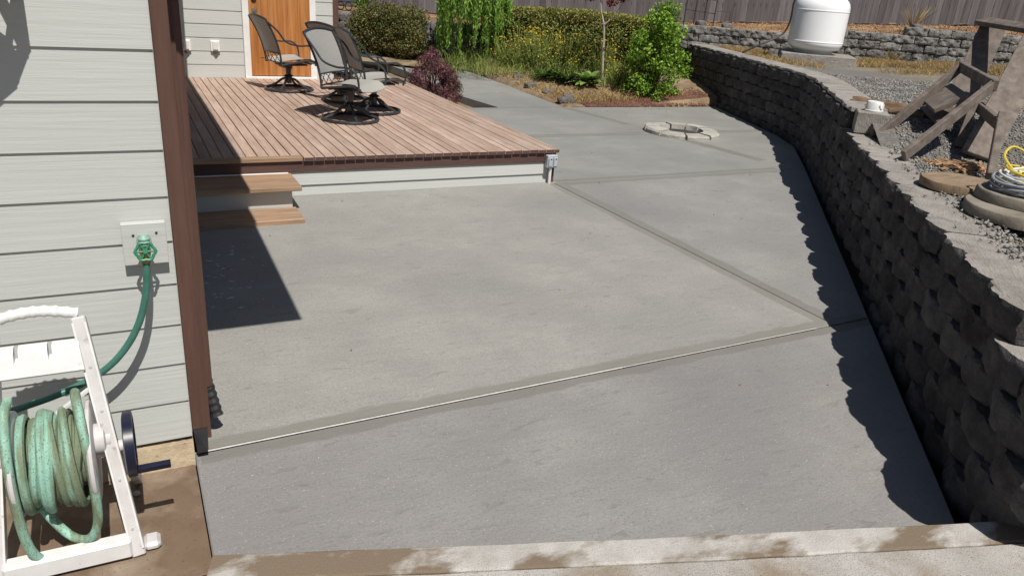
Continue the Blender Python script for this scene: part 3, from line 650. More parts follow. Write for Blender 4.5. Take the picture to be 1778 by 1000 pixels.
while s < 11:
    w_ = random.choice((.14, .14, .14, .138)); z = uz(s, -16.9)
    mb = MB(); hh = 1.85; a = random.uniform(-.008, .008)
    def fp(du, dn, zz): return bp_(s+du+a*zz, -16.9-dn, z+.03+zz)
    d0 = random.uniform(0, .01); z_ = random.uniform(-.02, .025)
    vs = [fp(.003, .022+d0, z_), fp(w_-.003, .022+d0, z_), fp(w_-.003, d0, z_), fp(.003, d0, z_), fp(.003, .022+d0, hh), fp(w_-.003, .022+d0, hh), fp(w_-.003, d0, hh), fp(.003, d0, hh)]
    mb.add(vs, [(0, 1, 2, 3), (7, 6, 5, 4), (1, 0, 4, 5), (2, 1, 5, 6), (3, 2, 6, 7), (0, 3, 7, 4)]); mb.build('fence_board', M['fence'], fen)
    s += w_
for zz in (.35, 1.5): MB().grid(lambda i, j: bp_(-11+22*i/20, -16.96-.04*(j in (1, 2)), uz(-11+22*i/20, -16.9)+zz+(.09 if j in (2, 3) else 0)), 20, 3).build('rail', M['fence'], fen)

# propane tank
tk = (11.18, 7.32); TZ = 1.095
pad = MB().bevbox((-.56, -.46, -.22), (.70, .55, -.03), .012).build('tank_pad', M['cap']); pad.matrix_basis = Matrix.Translation((tk[0], tk[1], TZ)) @ Matrix.Rotation(-.73, 4, 'Z')
tag(pad, 'flat concrete pad under the white propane tank', 'concrete pad')
tank = thing('propane_tank', (*tk, TZ), 'upright white propane tank on a concrete pad', 'propane tank'); MT = Matrix.Translation((*tk, TZ-.029))
R = .475
prof = [(.12, .03)]+[(R*math.sin(a)**.6 if a > 0 else .001, .185-.155*math.cos(a)) for a in [math.pi/2*k/8 for k in range(1, 9)]]+[(R, .195), (R+.005, .20), (R+.005, .215), (R, .22), (R, .715), (R+.005, .72), (R+.005, .735), (R, .74), (R, .76)]+[(R*math.cos(a)**.6 if a < 1.56 else .05, .76+.25*math.sin(a)) for a in [math.pi/2*k/8 for k in range(1, 9)]]
MB().lathe(prof, 48, MT).build('body', M['tank'], tank, 30)
MB().lathe([(.33, 0), (.33, .09), (.325, .09), (.325, 0)], 40, MT).build('foot_ring', M['galv'], tank, 30)
MB().lathe([(.20, .97), (.20, 1.15), (.19, 1.15), (.19, .97)], 32, MT).build('valve_collar', M['tank'], tank, 30)
lift = Vector((.47, -.40, 0)).normalized()
MB().tube([Vector((*tk, TZ+.88))+lift*.36, Vector((*tk, TZ+.99))+lift*.44, Vector((*tk, TZ+1.07))+lift*.40], .016, 8).build('lifting_lug', M['tank'], tank)
lf = Vector((-.80, .60, 0)); c = Vector((*tk, TZ)); cmf = Vector((-.6, -.7, 0))
gl = MB().tube(spline([c+Vector((0, 0, 1.08))+lf*.1, c+lf*.40+cmf*.1+Vector((0, 0, 1.0)), c+lf*.50+cmf*.12+Vector((0, 0, .80)), c+lf*.505+cmf*.12+Vector((0, 0, .5)), c+lf*.60+cmf*.15+Vector((0, 0, .25)), c+lf*.95+cmf*.35+Vector((0, 0, .06)), c+lf*1.25+cmf*.75+Vector((0, 0, -.08))], 8), .017, 8).build('gas_hose', M['blackmetal'])
tag(gl, 'black hose running down the left side of the white tank', 'hose')

# ------------------------------------------------------------ trestle and odds and ends on the terrace
tr = thing('wooden_trestle', (6.6, 1.3, .78), 'weathered wooden trestle tipped over beside the gravel', 'trestle')
def tb_(name, p, q, w, h, up=(0, 0, 1)): return MB().bar(p, q, w, h, up).build(name, M['weather'], tr)
o1 = Vector((.70, .82, 0))
A0, A1 = Vector((6.29, 1.80, .79)), Vector((7.20, 1.80, 1.43)); B0, B1 = Vector((5.57, .99, .79)), Vector((6.50, 1.00, 1.365))
tb_('brace', A0, A1, .045, .09); tb_('brace', B0, B1, .045, .09)
tb_('crosspiece', B1+(B1-A1).normalized()*.04+Vector((.0, 0, .0)), A1, .05, .09)
nP = Vector((.65, .76, 0))
P20, P21 = Vector((6.46, .93, .77)), Vector((7.62, 1.38, 1.83)); P10, P11 = P20+o1*.98, Vector((8.22, 2.25, 1.80))
vw = Vector((.80, .52, -.1)); tb_('wide_plank', P20, P21, .045, .27, vw.cross(P21-P20)); tb_('wide_plank', P10, P11, .045, .25, vw.cross(P11-P10))
tb_('top_board', Vector((8.16, 2.36, 1.85)), Vector((7.45, 1.10, 1.80)), .14, .05, (-.4, 0, 1))
tb_('post', (5.76, .36, .76), (6.30, .74, 1.16), .06, .09); tb_('post', (6.58, 1.20, .78), (6.86, 1.34, 1.22), .06, .08)
tb_('crosspiece', (6.20, .68, 1.10), (6.95, 1.35, 1.12), .05, .09)
tb_('plank', (7.02, 1.86, 1.18), (6.62, 1.40, 1.14), .30, .04, (-.5, .2, .8)); tb_('plank', (7.28, 2.05, 1.02), (6.68, 1.42, 1.00), .22, .04, (-.4, .2, .9))
lid = thing('plastic_tub', (6.42, 2.28, .966), 'small white plastic tub upside down on a block at the wall step', 'tub')
lid.location = wp(5.80, OFFW+.17, .958); PM[lid.name] = Matrix.Translation(lid.location)
Ml = Matrix.Translation(lid.location)
mb = MB(); mb.lathe([(.088, 0), (.090, .012), (.084, .016), (.076, .085), (.070, .093), (.064, .088), (.001, .086)], 20, Ml); mb.build('body', M['plastic'], lid, 30)
mb = MB(); mb.tube([Vector(lid.location)+Vector((-.03+.06*k/8, -.082-.006*math.sin(math.pi*k/8), .075-.045*math.sin(math.pi*k/8))) for k in range(9)], .004, 6); mb.build('handle', M['plastic'], lid, True)
def log(p, q, r, lab, m=M['bark']):
    p, q = Vector(p), Vector(q); K = 10; pts_ = [p.lerp(q, k/K)+Vector((0, 0, .012*noise.noise(Vector((k*.5, p.x*5, 0))))) for k in range(K+1)]
    o = MB().tube(pts_, [r*(1+.15*noise.noise(Vector((k*.7, p.y*9, 2)))) for k in range(K+1)], 9).build('log', m, None, 40); return tag(o, lab, 'log', 'firewood lying by the trestle')
log((6.27, 1.88, .80), (6.98, 1.42, .80), .046, 'long brown log under the trestle braces at the wall edge')
log((6.95, 2.75, .95), (7.35, 2.28, .93), .055, 'orange-barked log lying behind the white tub')
log((6.75, 2.42, .93), (7.10, 1.98, .92), .045, 'dark log lying across gravel between tub and trestle')
tag(MB().tube(spline([(6.85, 2.2, .93), (7.0, 2.1, .96), (7.2, 2.02, .94), (7.15, 1.9, .94)], 5), .03, 8).build('root_piece', M['bark']), 'knobbly reddish root piece beside the logs', 'root')
mb = MB(); cpos = Vector((5.98, .78, tz(Vector((5.98, .78, 0)))))
for k in range(120):
    a = random.uniform(0, 6.28); rr = abs(random.gauss(0, .17)); L = random.uniform(.05, .20); p = cpos+Vector((math.cos(a)*rr*1.1+.1, math.sin(a)*rr*1.1-.03, .012+.055*max(0, 1-rr/.25)*random.random()+.01))
    b = random.uniform(0, 6.28); d = Vector((math.cos(b), math.sin(b), random.uniform(-.15, .2)))*L
    mb.bar(p-d/2, p+d/2, random.uniform(.012, .03), random.uniform(.004, .01))
tag(mb.build('wood_scraps', M['scrap'], None), 'heap of split wood kindling below the trestle', 'kindling', kind='stuff')
def disc(c, r, h, m, name, lab, seed):
    mb = MB(); n_ = 40; pr = [(0.001, 0), (r, 0), (r, h*.15), (r*.995, h*.85), (r*.975, h), (0.001, h)]
    mb.lathe(pr, n_, Matrix.Translation(c)); mb.v = [(v[0]+.012*noise.noise(Vector(v)*4+Vector((seed, 0, 0))), v[1]+.012*noise.noise(Vector(v)*4+Vector((0, seed, 0))), v[2]+.005*noise.noise(Vector(v)*9)) for v in mb.v]
    return tag(mb.build(name, m, None, 40), lab, 'round slab', 'round slabs on the wall')
disc((5.12, .17, .757), .265, .058, M['discbrown'], 'round_slab', 'brown topped round slab next to the kindling, nothing on it', 1)
disc((4.86, -.50, .757), .40, .062, M['disc'], 'round_slab', 'lowest wide grey round slab with another slab on it', 2)
disc((4.98, -.40, .822), .33, .06, M['disc'], 'round_slab', 'upper grey round slab carrying the coiled cords', 3)
def coil(c, r0, n_, rad, m, name, lab, seed, wob=.05):
    r = random.Random(seed); pts_ = []
    for k in range(n_*28):
        a = 2*math.pi*k/28; ln = k//28; R_ = r0*(1+wob*math.sin(a*1.3+ln)+.12*math.sin(ln*2.1+seed))
        pts_.append(Vector(c)+Vector((R_*math.cos(a)*1.1+.02*math.sin(ln*1.7), R_*math.sin(a)+.02*math.cos(ln*2.3), .012+.07*ln/n_+.012*math.sin(a*2+ln*1.9))))
    return tag(MB().tube(pts_, rad, 6).build(name, m, None, True), lab, 'cord', 'coiled cords')
M['grey cord'] = mat('grey cord', (.33, .35, .37), (.25, .27, .29), 10, rough=.5); M['white cord'] = mat('white cord', (.72, .73, .73), rough=.5); M['yellow cord'] = mat('yellow cord', (.66, .52, .06), (.6, .45, .05), 10, rough=.5)
coil((4.98, -.40, .883), .22, 7, .009, M['grey cord'], 'extension_cord', 'grey cord coiled on the upper round slab', 3)
coil((4.99, -.40, .926), .20, 4, .008, M['white cord'], 'extension_cord', 'white cord coiled among the grey and yellow cords', 5, .10)
coil((5.02, -.36, .946), .17, 3, .008, M['yellow cord'], 'extension_cord', 'yellow cord coiled on top with a loop standing up', 8, .10)
o = bpy.data.objects['extension_cord.002']; mb = MB(); mb.tube(spline([(4.94, -.24, 1.0), (4.95, -.16, 1.07), (5.02, -.15, 1.125), (5.09, -.2, 1.10), (5.06, -.3, 1.04), (4.98, -.36, 1.02)], 8), .008, 6); mb.build('loop', M['yellow cord'], None, True); q = bpy.data.objects['loop']; q.parent = o

# ------------------------------------------------------------ fire ring
fr_ = thing('fire_ring', (7.12, 5.80, 0), 'ring of pale curved paver blocks set in the concrete', 'fire ring')
cen = Vector((7.16, 5.76, 0))
hole = MB().lathe([(.31, .004), (.001, .0035)], 28, Matrix.Translation(cen)); hole.build('ash', M['gap'], fr_)
for k in range(9):
    a0, a1 = 2*math.pi*k/9+.03, 2*math.pi*(k+1)/9-.03; mb = MB(); r0, r1 = .315+random.uniform(-.015, .01), .545+random.uniform(-.025, .02); h = .07+random.uniform(-.012, .012); vs = []
    n_ = 5
    for i in range(n_+1):
        a = a0+(a1-a0)*i/n_
        for (r_, z) in ((r0, 0), (r0+.01, h), (r1-.02, h-.004), (r1+.008*noise.noise(Vector((a*8, 0, 1))), h*.6), (r1, 0)):
            vs.append(cen+Vector((r_*math.cos(a), r_*math.sin(a), z)))
    fs = [(i*5+j, i*5+j+1, i*5+j+6, i*5+j+5) for i in range(n_) for j in range(4)]+[(4, 3, 2, 1, 0), tuple(n_*5+j for j in range(5))]
    mb.add(vs, fs); mb.build('paver', M['ring'], fr_)

# ------------------------------------------------------------ hose reel cart
rc = thing('hose_reel_cart', (-.45, -.42, -.15), 'scuffed white hose reel cart wound with faded green hose', 'hose reel')
def rp(mb, n, m, s=False): return mb.build(n, m, rc, s)
GZ = -.147
def leg(x0, x1, dx=.0):
    p, q = Vector((x0, -.555, GZ)), Vector((x1, -.29, .705)); return p, q
for (xa, xb) in ((-.238, -.335), (-.668, -.590)):
    p, q = leg(xa, xb)
    rp(MB().bar(p, q, .046, .05, (0, -1, .3)), 'side_frame', M['plastic2'])
    dl = (q-p).normalized(); fr2 = dl.cross(Vector((1, 0, 0))).normalized()*(-1 if dl.cross(Vector((1, 0, 0))).y > 0 else 1)
    for e_ in (-.019, .019): rp(MB().bar(p+Vector((e_, 0, 0))+fr2*.0275+dl*.03, q+Vector((e_, 0, 0))+fr2*.0275-dl*.02, .007, .007, (0, -1, .3)), 'rim', M['plastic'])
    for f_ in (.12, .33, .62, .80): rp(MB().lathe([(.006, 0), (.005, .003), (.001, .0035)], 8, Matrix.Translation(p.lerp(q, f_)+fr2*.0245) @ fr2.to_track_quat('Z', 'Y').to_matrix().to_4x4()), 'screw', M['galv'])
    m_ = p.lerp(q, .48); rp(MB().bar(m_+Vector((0, .02, 0)), Vector((xa+.012, -.09, GZ)), .03, .045, (0, 1, .6)), 'rear_leg', M['plastic2'])
    sx = 1 if xa > -.4 else -1
    rp(MB().bevbox((xa+(.0175 if sx > 0 else -.075), -.560, GZ), (xa+(.075 if sx > 0 else -.0175), -.485, GZ+.035), .012), 'foot', M['plastic2'])
    hub = p.lerp(q, .50); rp(MB().lathe([(.055, 0), (.055, .03), (.04, .035), (.04, .05)], 20, Matrix.Translation(hub+Vector((-.045 if sx > 0 else .045, .01, 0))) @ Matrix.Rotation(math.pi/2*sx, 4, 'Y')), 'hub', M['plastic2'], 40)
rp(MB().bevbox((-.650, -.585, GZ+.012), (-.2565, -.525, GZ+.088), .008), 'crossbar', M['plastic'])
# handle and tray
p1, q1 = leg(-.238, -.335); p2, q2 = leg(-.668, -.590)
hm = MB(); K = 24
hm.tube([q2.lerp(q1, k/K)+Vector((0, 0, .012+.022*math.sin(math.pi*k/K))) for k in range(K+1)], [.019+.0022*math.cos(k*2.1) for k in range(K+1)], 10); rp(hm, 'handle', M['plastic'], True)
def frame_pt(u, h):  # u 0 left..1 right, h fraction up the leg
    a = p2.lerp(q2, h); b = p1.lerp(q1, h); return a.lerp(b, u)
tray = MB(); prof = [(.915, 0), (.917, -.030), (.905, -.045), (.815, -.050), (.805, -.040), (.802, 0)]
notch = [(.24, .29), (.60, .65)]
us = sorted(set([0.05+.9*k/18 for k in range(19)]+[0.235, .24, .29, .295, .595, .60, .65, .655]))
for a, b in zip(us[:-1], us[1:]):
    mid = (a+b)/2; cut = any(n0 <= mid <= n1 for n0, n1 in notch); pr = prof if not cut else [(.866, 0), (.866, -.035), (.864, -.048), (.815, -.050), (.805, -.040), (.802, 0)]
    vs = [frame_pt(u, h)+Vector((0, d, 0)) for u in (a, b) for h, d in pr]; n_ = len(pr)
    tray.add(vs, [(j, j+1, n_+j+1, n_+j) for j in range(n_-1)]+[(0, n_, 2*n_-1, n_-1)]+([(tuple(range(n_))), tuple(range(2*n_-1, n_-1, -1))]))
rp(tray, 'tray', M['plastic'], 30)
# drum axis
H1, H2 = p1.lerp(q1, .45), p2.lerp(q2, .45); H1 = H1+Vector((-.05, .02, 0)); H2 = H2+Vector((.05, .02, 0))
ax = (H1-H2).normalized(); MX = Matrix.Translation(H2) @ ax.to_track_quat('Z', 'Y').to_matrix().to_4x4(); LN = (H1-H2).length
for zz in (0.0, LN-.02):
    fl = MB(); fl.lathe([(.05, zz), (.175, zz), (.182, zz+.006), (.182, zz+.016), (.172, zz+.02), (.05, zz+.02)], 40, MX); rp(fl, 'flange', M['plastic2'], 40)
rp(MB().lathe([(.07, 0.021), (.07, LN-.021)], 24, MX), 'drum', M['plastic2'], 40)
rp(MB().lathe([(.03, -.06), (.03, LN+.06)], 16, MX), 'axle', M['plastic2'], 40)
cr = MB(); zc = LN+.088
cr.lathe([(.001, zc), (.10, zc), (.118, zc+.004), (.118, zc+.034), (.105, zc+.036), (.10, zc+.012), (.001, zc+.012)], 36, MX); wheel_ = rp(cr, 'crank_disc', M['navy'], 40)
rp(MB().lathe([(.022, LN+.06), (.022, zc-.0005)], 14, MX), 'axle_end', M['plastic2'], 40)
hbase = H2+ax*(zc+.034)+Vector((0, -.055, -.078)); rp(MB().bar(hbase, hbase+ax*.11, .022, .026, (0, -.3, 1)), 'crank_handle', M['navy'])
rp(MB().bar(frame_pt(.93, .60)+Vector((-.12, .04, .01)), frame_pt(.93, .60)+Vector((.0, .03, .10)), .02, .012), 'hose_guide', M['plastic'])
# wound hose: top-level thing
hw = []; turns = 10; R0 = .128
for layer, (rr, cnt, sgn) in enumerate(((.098, 12, 1), (.128, 9, -1), (.156, 6, 1))):
    for k in range(cnt*26+1):
        a = 2*math.pi*k/26; f = k/(cnt*26); zz = .045+(LN-.09)*(f if sgn > 0 else 1-f)
        wv = .018*math.sin(a*.37+layer*2)+.014*math.sin(a*.83+layer)
        sag = .018*max(0, -math.sin(a))*(layer >= 1)
        rad = rr+.006*math.sin(a*.61+layer*1.7)+sag
        hw.append(MX @ Vector((rad*math.cos(a), rad*math.sin(a), min(LN-.04, max(.04, zz+wv)))))
lastp = hw[-1]
oh = thing('wound_hose', (-.45, -.4, -.14), 'faded mint green hose wound thickly on the reel, ends hanging loose', 'hose')
MB().tube(hw, .0148, 8).build('coil', M['oldhose'], oh, True)
# loose loops hanging in front
def hang(x0, x1, zt, zb, yf, bulge=0.0):
    return spline([(x0, -.52, zt+.08), (x0-.006, yf-.03, zt), (x0+.004, yf-.05, (zt+zb)/2+.05), (x0+.03, yf-.02, zb+.07), ((x0+x1)/2, yf+.0, zb), (x1-.02, yf-.01, zb+.06), (x1, yf-.03, (zt+zb)/2+.05), (x1-.004, yf-.02, zt), (x1-.015, -.50, zt+.08)], 7)
MB().tube(spline([(-.375, -.36, .45), (-.365, -.46, .455), (-.352, -.545, .36), (-.345, -.565, .20), (-.35, -.56, .04), (-.385, -.535, -.045), (-.44, -.50, -.05), (-.50, -.46, .02), (-.55, -.40, .10)], 8), .0158, 10).build('loose_loop', M['oldhose'], oh, True)
MB().tube(spline([(-.575, -.36, .45), (-.578, -.46, .44), (-.575, -.56, .33), (-.572, -.58, .15), (-.560, -.575, 0.0), (-.53, -.55, -.085), (-.49, -.50, -.118)], 8), .0158, 10).build('loose_end', M['oldhose'], oh, True)
MB().tube([(-.494, -.507, -.115), (-.478, -.485, -.122), (-.452, -.455, -.125)], [.019, .021, .018], 10).build('coupling', M['brass'], oh, True)
fh = MB().tube(spline([(-.102, -.105, .817), (-.105, -.112, .76), (-.118, -.118, .68), (-.15, -.12, .58), (-.20, -.122, .49), (-.27, -.126, .415), (-.36, -.13, .362), (-.47, -.15, .332), (-.60, -.18, .315), (-.75, -.22, .30)], 8), .0135, 12).build('garden_hose', M['hose'], None, True)
tag(fh, 'smooth dark green hose from the wall faucet down to the reel', 'hose')
# pebble on the old slab
tag(MB().lathe([(.001, 0), (.014, .003), (.012, .012), (.001, .016)], 8, Matrix.Translation((-.235, -.19, -.148))).build('pebble', M['ring'], None, True), 'small pale pebble on the brown slab beside the reel', 'pebble')

# ------------------------------------------------------------ garden bed
def bz(P):
    o = P.dot(NB); y = P.y
    return .02+.30*sstep(-o, 10.8, 14.2)+.03*noise.noise(Vector((P.x*2, P.y*2, 3)))
bed = MB()
def bedp(i, j):
    u = i/50; v = j/40
    x0 = 6.50+.0*v; 
    a = Vector((6.49, 8.0, 0)).lerp(Vector((9.75, 8.0, 0)), u); 
    b = bp_(-4.6+6.0*u, -14.25, 0); P = a.lerp(b, v); P = Vector((max(P.x, 6.38+.03*(P.y-8)) if P.y < 12.3 else P.x, P.y, 0)); e_ = sstep(P.x, 6.40, 6.62) if P.y < 12.3 else 1; return (P.x, P.y, (bz(P) if v > 0 else .0)*e_-.10*(1-e_)+wz(P.y)*.6)
bed.grid(bedp, 50, 40); tag(bed.build('garden_bed', M['bed'], smooth='all'), kind='structure')
pts = [(x, y, bz(Vector((x, y, 0)))*min(1, (y-7.99)/.12)+.004) for x, y in [(random.uniform(6.9, 9.7), 8.0+abs(random.gauss(0, .30))) for _ in range(6500)]]
tag(scatter_stones('bark_chips', pts, .010, .030, M['chips']), 'reddish bark chips along the patio edge of the bed', 'bark')
tag(MB().grid(lambda i, j: (3.7+1.4*i/8, 8.0+6*j/20, -.10+.04*noise.noise(Vector((i*.7, j*.7, 1)))), 8, 20).build('planting_strip', M['bed'], smooth='all'), kind='structure')
lb = MB(); lb.grid(lambda i, j: bp_(-9+5.6*i/30, -14.4+1.6*j/8, .10+.02*noise.noise(Vector((i, j, 1)))+.10*(1-j/8)), 30, 8); tag(lb.build('planting_strip', M['bed'], smooth='all'), kind='structure')

# rubble wall behind the left hedge
def rock_mesh(seed, n_=2):
    import bmesh
    bm = bmesh.new(); bmesh.ops.create_icosphere(bm, subdivisions=n_, radius=.5); r = random.Random(seed); ph = Vector((r.uniform(0, 99), 0, 0))
    for v in bm.verts:
        k = 1+.28*noise.noise(v.co*2.2+ph)+.12*noise.noise(v.co*5+ph); c_ = v.co*k
        v.co = Vector((max(-.42, min(.42, c_.x)), max(-.40, min(.40, c_.y)), max(-.40, min(.40, c_.z))))
    me = bpy.data.meshes.new('stone'); bm.to_mesh(me); bm.free(); me.materials.append(M['rock']); return me
RM = [rock_mesh(s) for s in range(7)]
rwall = thing('rubble_wall', bp_(-5, -14.1, .1), 'rough grey stone wall half hidden by the left hedge', 'stone wall')
for row in range(5):
    s = -9.0+(row % 2)*.12
    while s < -3.0:
        w_ = random.uniform(.20, .36); h_ = .19*random.uniform(.95, 1.25)
        link('stone', random.choice(RM), rwall, inst_axes(-TB, NB, bp_(s+w_/2, -14.12-.03*row, .19+row*.165)) @ Matrix.Diagonal((w_*1.2, .38, h_*1.25, 1)) @ Matrix.Rotation(random.uniform(-.3, .3), 4, 'Y'))
        s += w_
# ------------------------------------------------------------ foliage
def leaves(name, C, L, Wd, m, par, up=.35, out=None, kind=None):
    C = np.asarray(C, float); n = len(C); a = rng.normal(size=(n, 3)); a[:, 2] -= .2; a /= np.linalg.norm(a, axis=1)[:, None]
    nn = rng.normal(size=(n, 3)); nn[:, 2] += up*3
    if out is not None: nn += out*1.2
    b = np.cross(nn, a); b /= np.linalg.norm(b, axis=1)[:, None]+1e-9
    l = L*rng.uniform(.7, 1.25, (n, 1)); w = Wd*rng.uniform(.7, 1.25, (n, 1))
    v = np.stack([C-a*l/2, C+b*w/2+a*l*.05, C+a*l/2, C-b*w/2+a*l*.05], 1).reshape(-1, 3)
    f = np.arange(4*n).reshape(-1, 4); return fast_mesh(name, v, f, m, par=par, kind=kind)
def blob(c, r, n, shell=.55):
    d = rng.normal(size=(n, 3)); d /= np.linalg.norm(d, axis=1)[:, None]; rad = (shell+(1-shell)*rng.random((n, 1))**.6)
    return np.array(c)+d*rad*np.array(r), d
def crown(blobs, dens):
    P, D = [], []
    for c, r in blobs:
        n = int(dens*(r[0]*r[1]+r[1]*r[2]+r[0]*r[2])); p, d = blob(c, r, n); P.append(p); D.append(d)
    return np.concatenate(P), np.concatenate(D)
def twigs(base, P, k, r, n=5):
    mb = MB(); base = Vector(base)
    for i in rng.choice(len(P), k, replace=False):
        q = Vector(P[i]); m_ = base.lerp(q, .5)+Vector((random.uniform(-.05, .05), random.uniform(-.05, .05), .06)); mb.tube([base, m_, q], [r, r*.6, r*.25], n)
    return mb
def hedge(name, s0, s1, o0, o1, zlo, ztop, label, m1, m2, dens, L, W_, nblob, tops=True):
    c = bp_((s0+s1)/2, (o0+o1)/2, zlo(s0)); root = thing(name, c, label, 'hedge'); bl = []
    for k in range(nblob):
        s = random.uniform(s0+.15, s1-.15); o = random.uniform(o0, o1); zt = ztop(s); z = random.uniform(zlo(s)+.1, zt-.12); r = random.uniform(.16, .28)
        bl.append((tuple(bp_(s, o, z)), (r, r, r*.9)))
    P, D = crown(bl, dens); leaves('foliage', P, L, W_, m1, root, out=D)
    if tops:
        n_ = len(P)//5; S = np.array([tuple(bp_(random.uniform(s0, s1), random.uniform(o0, o1), 0)) for _ in range(n_)]); sv = S@np.array(TB)
        S[:, 2] = [ztop(x)+random.uniform(-.12, .10) for x in sv]; leaves('tip_foliage', S, L*1.1, W_, m2, root)
    else:
        idx = rng.random(len(P)) < .25; leaves('red_foliage', P[idx]+rng.normal(size=(idx.sum(), 3))*.03, L, W_, m2, root)
    twigs(c, P, 60, .012).build('branches', M['twig'], root); return root
hedge('clipped_hedge', -2.95, .9, -14.15, -13.55, lambda s: .30, lambda s: 1.36-.035*abs(s+1), 'long clipped olive hedge below the fence behind the yellow flowers', M['hedge'], M['hedgetop'], 1500, .05, .026, 330)
hedge('trailing_shrub', -6.2, -4.35, -14.0, -13.5, lambda s: .15+.12*max(0, s+5.2), lambda s: 1.22-.30*max(0, -5.4-s)-.12*max(0, s+4.9), 'dense olive and reddish shrub covering the stone wall near the house', M['cot'], M['cotred'], 1900, .042, .026, 170, False)
def bush(name, base, bl, dens, L, W_, m, label, cat, ntw=40, group=None, extra=None):
    root = thing(name, base, label, cat, group); P, D = crown(bl, dens); leaves('foliage', P, L, W_, m, root, out=D)
    twigs(base, P, ntw, .014).build('branches', M['twig'], root); return root, P
bb = Vector((8.62, 8.55, .03)); bl = []
for k in range(95):
    z = random.uniform(.1, 1.62); wd = .62*(1-.25*abs(z-.55)) if z < 1.15 else .62*(1-.2*.6)-.75*(z-1.15)
    a = random.uniform(0, 6.28); q = math.sqrt(random.random())*max(.12, wd); r = random.uniform(.10, .19)
    bl.append(((bb.x+math.cos(a)*q, bb.y+math.sin(a)*q*.8, bb.z+z), (r, r, r*.9)))
bush('green_bush', bb, bl, 1500, .062, .036, M['bush'], 'tall bright green bush against the end of the retaining wall', 'bush', 60)
# laceleaf maple beside the deck
mbp = Vector((4.42, 8.78, -.06)); bl = []
for k in range(60):
    a = random.uniform(0, 6.28); q = math.sqrt(random.random()); z = .82*(1-q*q)*random.uniform(.55, 1)+.08; r = random.uniform(.09, .15)
    bl.append(((mbp.x+math.cos(a)*q*.42, mbp.y+math.sin(a)*q*.42, mbp.z+z), (r, r, r)))
root, P = bush('laceleaf_maple', mbp, bl, 3200, .075, .011, M['lace'], 'small purple laceleaf maple between the deck and walkway', 'shrub', 40)
G, D = crown([((mbp.x+.28, mbp.y-.2, .30), (.15, .15, .28))], 2600); leaves('green_foliage', G, .055, .012, M['lacegreen'], root)
# weeping tree
wbp = Vector((6.62, 12.25, .22)); wt = thing('weeping_tree', wbp, 'weeping tree with drooping bright green strands beside the walkway', 'tree')
MB().tube(spline([wbp, wbp+Vector((.03, .02, .7)), wbp+Vector((-.02, 0, 1.5)), wbp+Vector((.0, 0, 1.9))], 5), [.05]*11+[.04]*5, 8).build('trunk', M['twig'], wt)
Ls = []; st = MB()
for k in range(190):
    a = random.uniform(0, 6.28); q = .15+.58*math.sqrt(random.random()); top = 1.2+.75*(1-q*.8)*random.uniform(.8, 1.1); bot = random.choice((random.uniform(.05, .5), random.uniform(.5, 1.0)))
    if math.sin(a) < 0 and random.random() < .35: bot = random.uniform(.7, 1.1)
    p0 = wbp+Vector((math.cos(a)*q*.5, math.sin(a)*q*.5, top+.1)); p1_ = wbp+Vector((math.cos(a)*q, math.sin(a)*q, top)); p2_ = wbp+Vector((math.cos(a)*q*1.12, math.sin(a)*q*1.12, bot))
    sp = spline([p0, p1_, p1_.lerp(p2_, .5)+Vector((math.cos(a)*.03, math.sin(a)*.03, 0)), p2_], 5); st.tube(sp, .003, 3)
    for i in range(len(sp)-1):
        for _ in range(7): Ls.append(tuple(sp[i].lerp(sp[i+1], random.random())+Vector((random.gauss(0, .022), random.gauss(0, .022), random.gauss(0, .02)))))
st.build('strands', M['stem'], wt)
C = np.array(Ls); n = len(C); a = rng.normal(size=(n, 3))*.45; a[:, 2] -= 1; a /= np.linalg.norm(a, axis=1)[:, None]; b = np.cross(rng.normal(size=(n, 3)), a); b /= np.linalg.norm(b, axis=1)[:, None]
l = .10*rng.uniform(.7, 1.3, (n, 1)); w = .020*rng.uniform(.7, 1.3, (n, 1)); v = np.stack([C-a*l/2, C+b*w/2, C+a*l/2, C-b*w/2], 1).reshape(-1, 3); fast_mesh('foliage', v, np.arange(4*n).reshape(-1, 4), M['weep'], par=wt)
# red maple with pale trunk
rbp = Vector((8.15, 9.50, .25)); rm = thing('red_maple', rbp, 'slender young red maple with pale trunk in front of the hedge', 'tree')
MB().tube(spline([rbp, rbp+Vector((-.03, .02, .45)), rbp+Vector((-.05, .06, .95)), rbp+Vector((-.14, .12, 1.35)), rbp+Vector((-.12, .12, 1.9))], 5), [.026-.0007*k for k in range(21)], 8).build('trunk', M['trunk'], rm, True)
MB().tube([rbp+Vector((-.06, .05, 1.0)), rbp+Vector((.10, -.03, 1.18)), rbp+Vector((.22, -.08, 1.42))], [.012, .009, .006], 6).build('branch', M['trunk'], rm, True)
P, D = crown([((rbp.x+dx, rbp.y+dy, rbp.z+dz), (r, r, r*.55)) for dx, dy, dz, r in ((-.42, .1, 1.48, .16), (-.25, .15, 1.62, .2), (.02, .0, 1.40, .13), (.15, -.1, 1.52, .2), (-.05, .1, 1.75, .28), (-.5, .3, 1.62, .15), (.28, -.2, 1.62, .15))], 1700); leaves('foliage', P, .085, .032, M['redleaf'], rm, out=D)
P, D = crown([((rbp.x-.01, rbp.y-.02, rbp.z+.58), (.05, .05, .05)), ((rbp.x, rbp.y, rbp.z+.12), (.05, .05, .06))], 1600); leaves('sprout_foliage', P, .05, .02, M['redleaf'], rm)
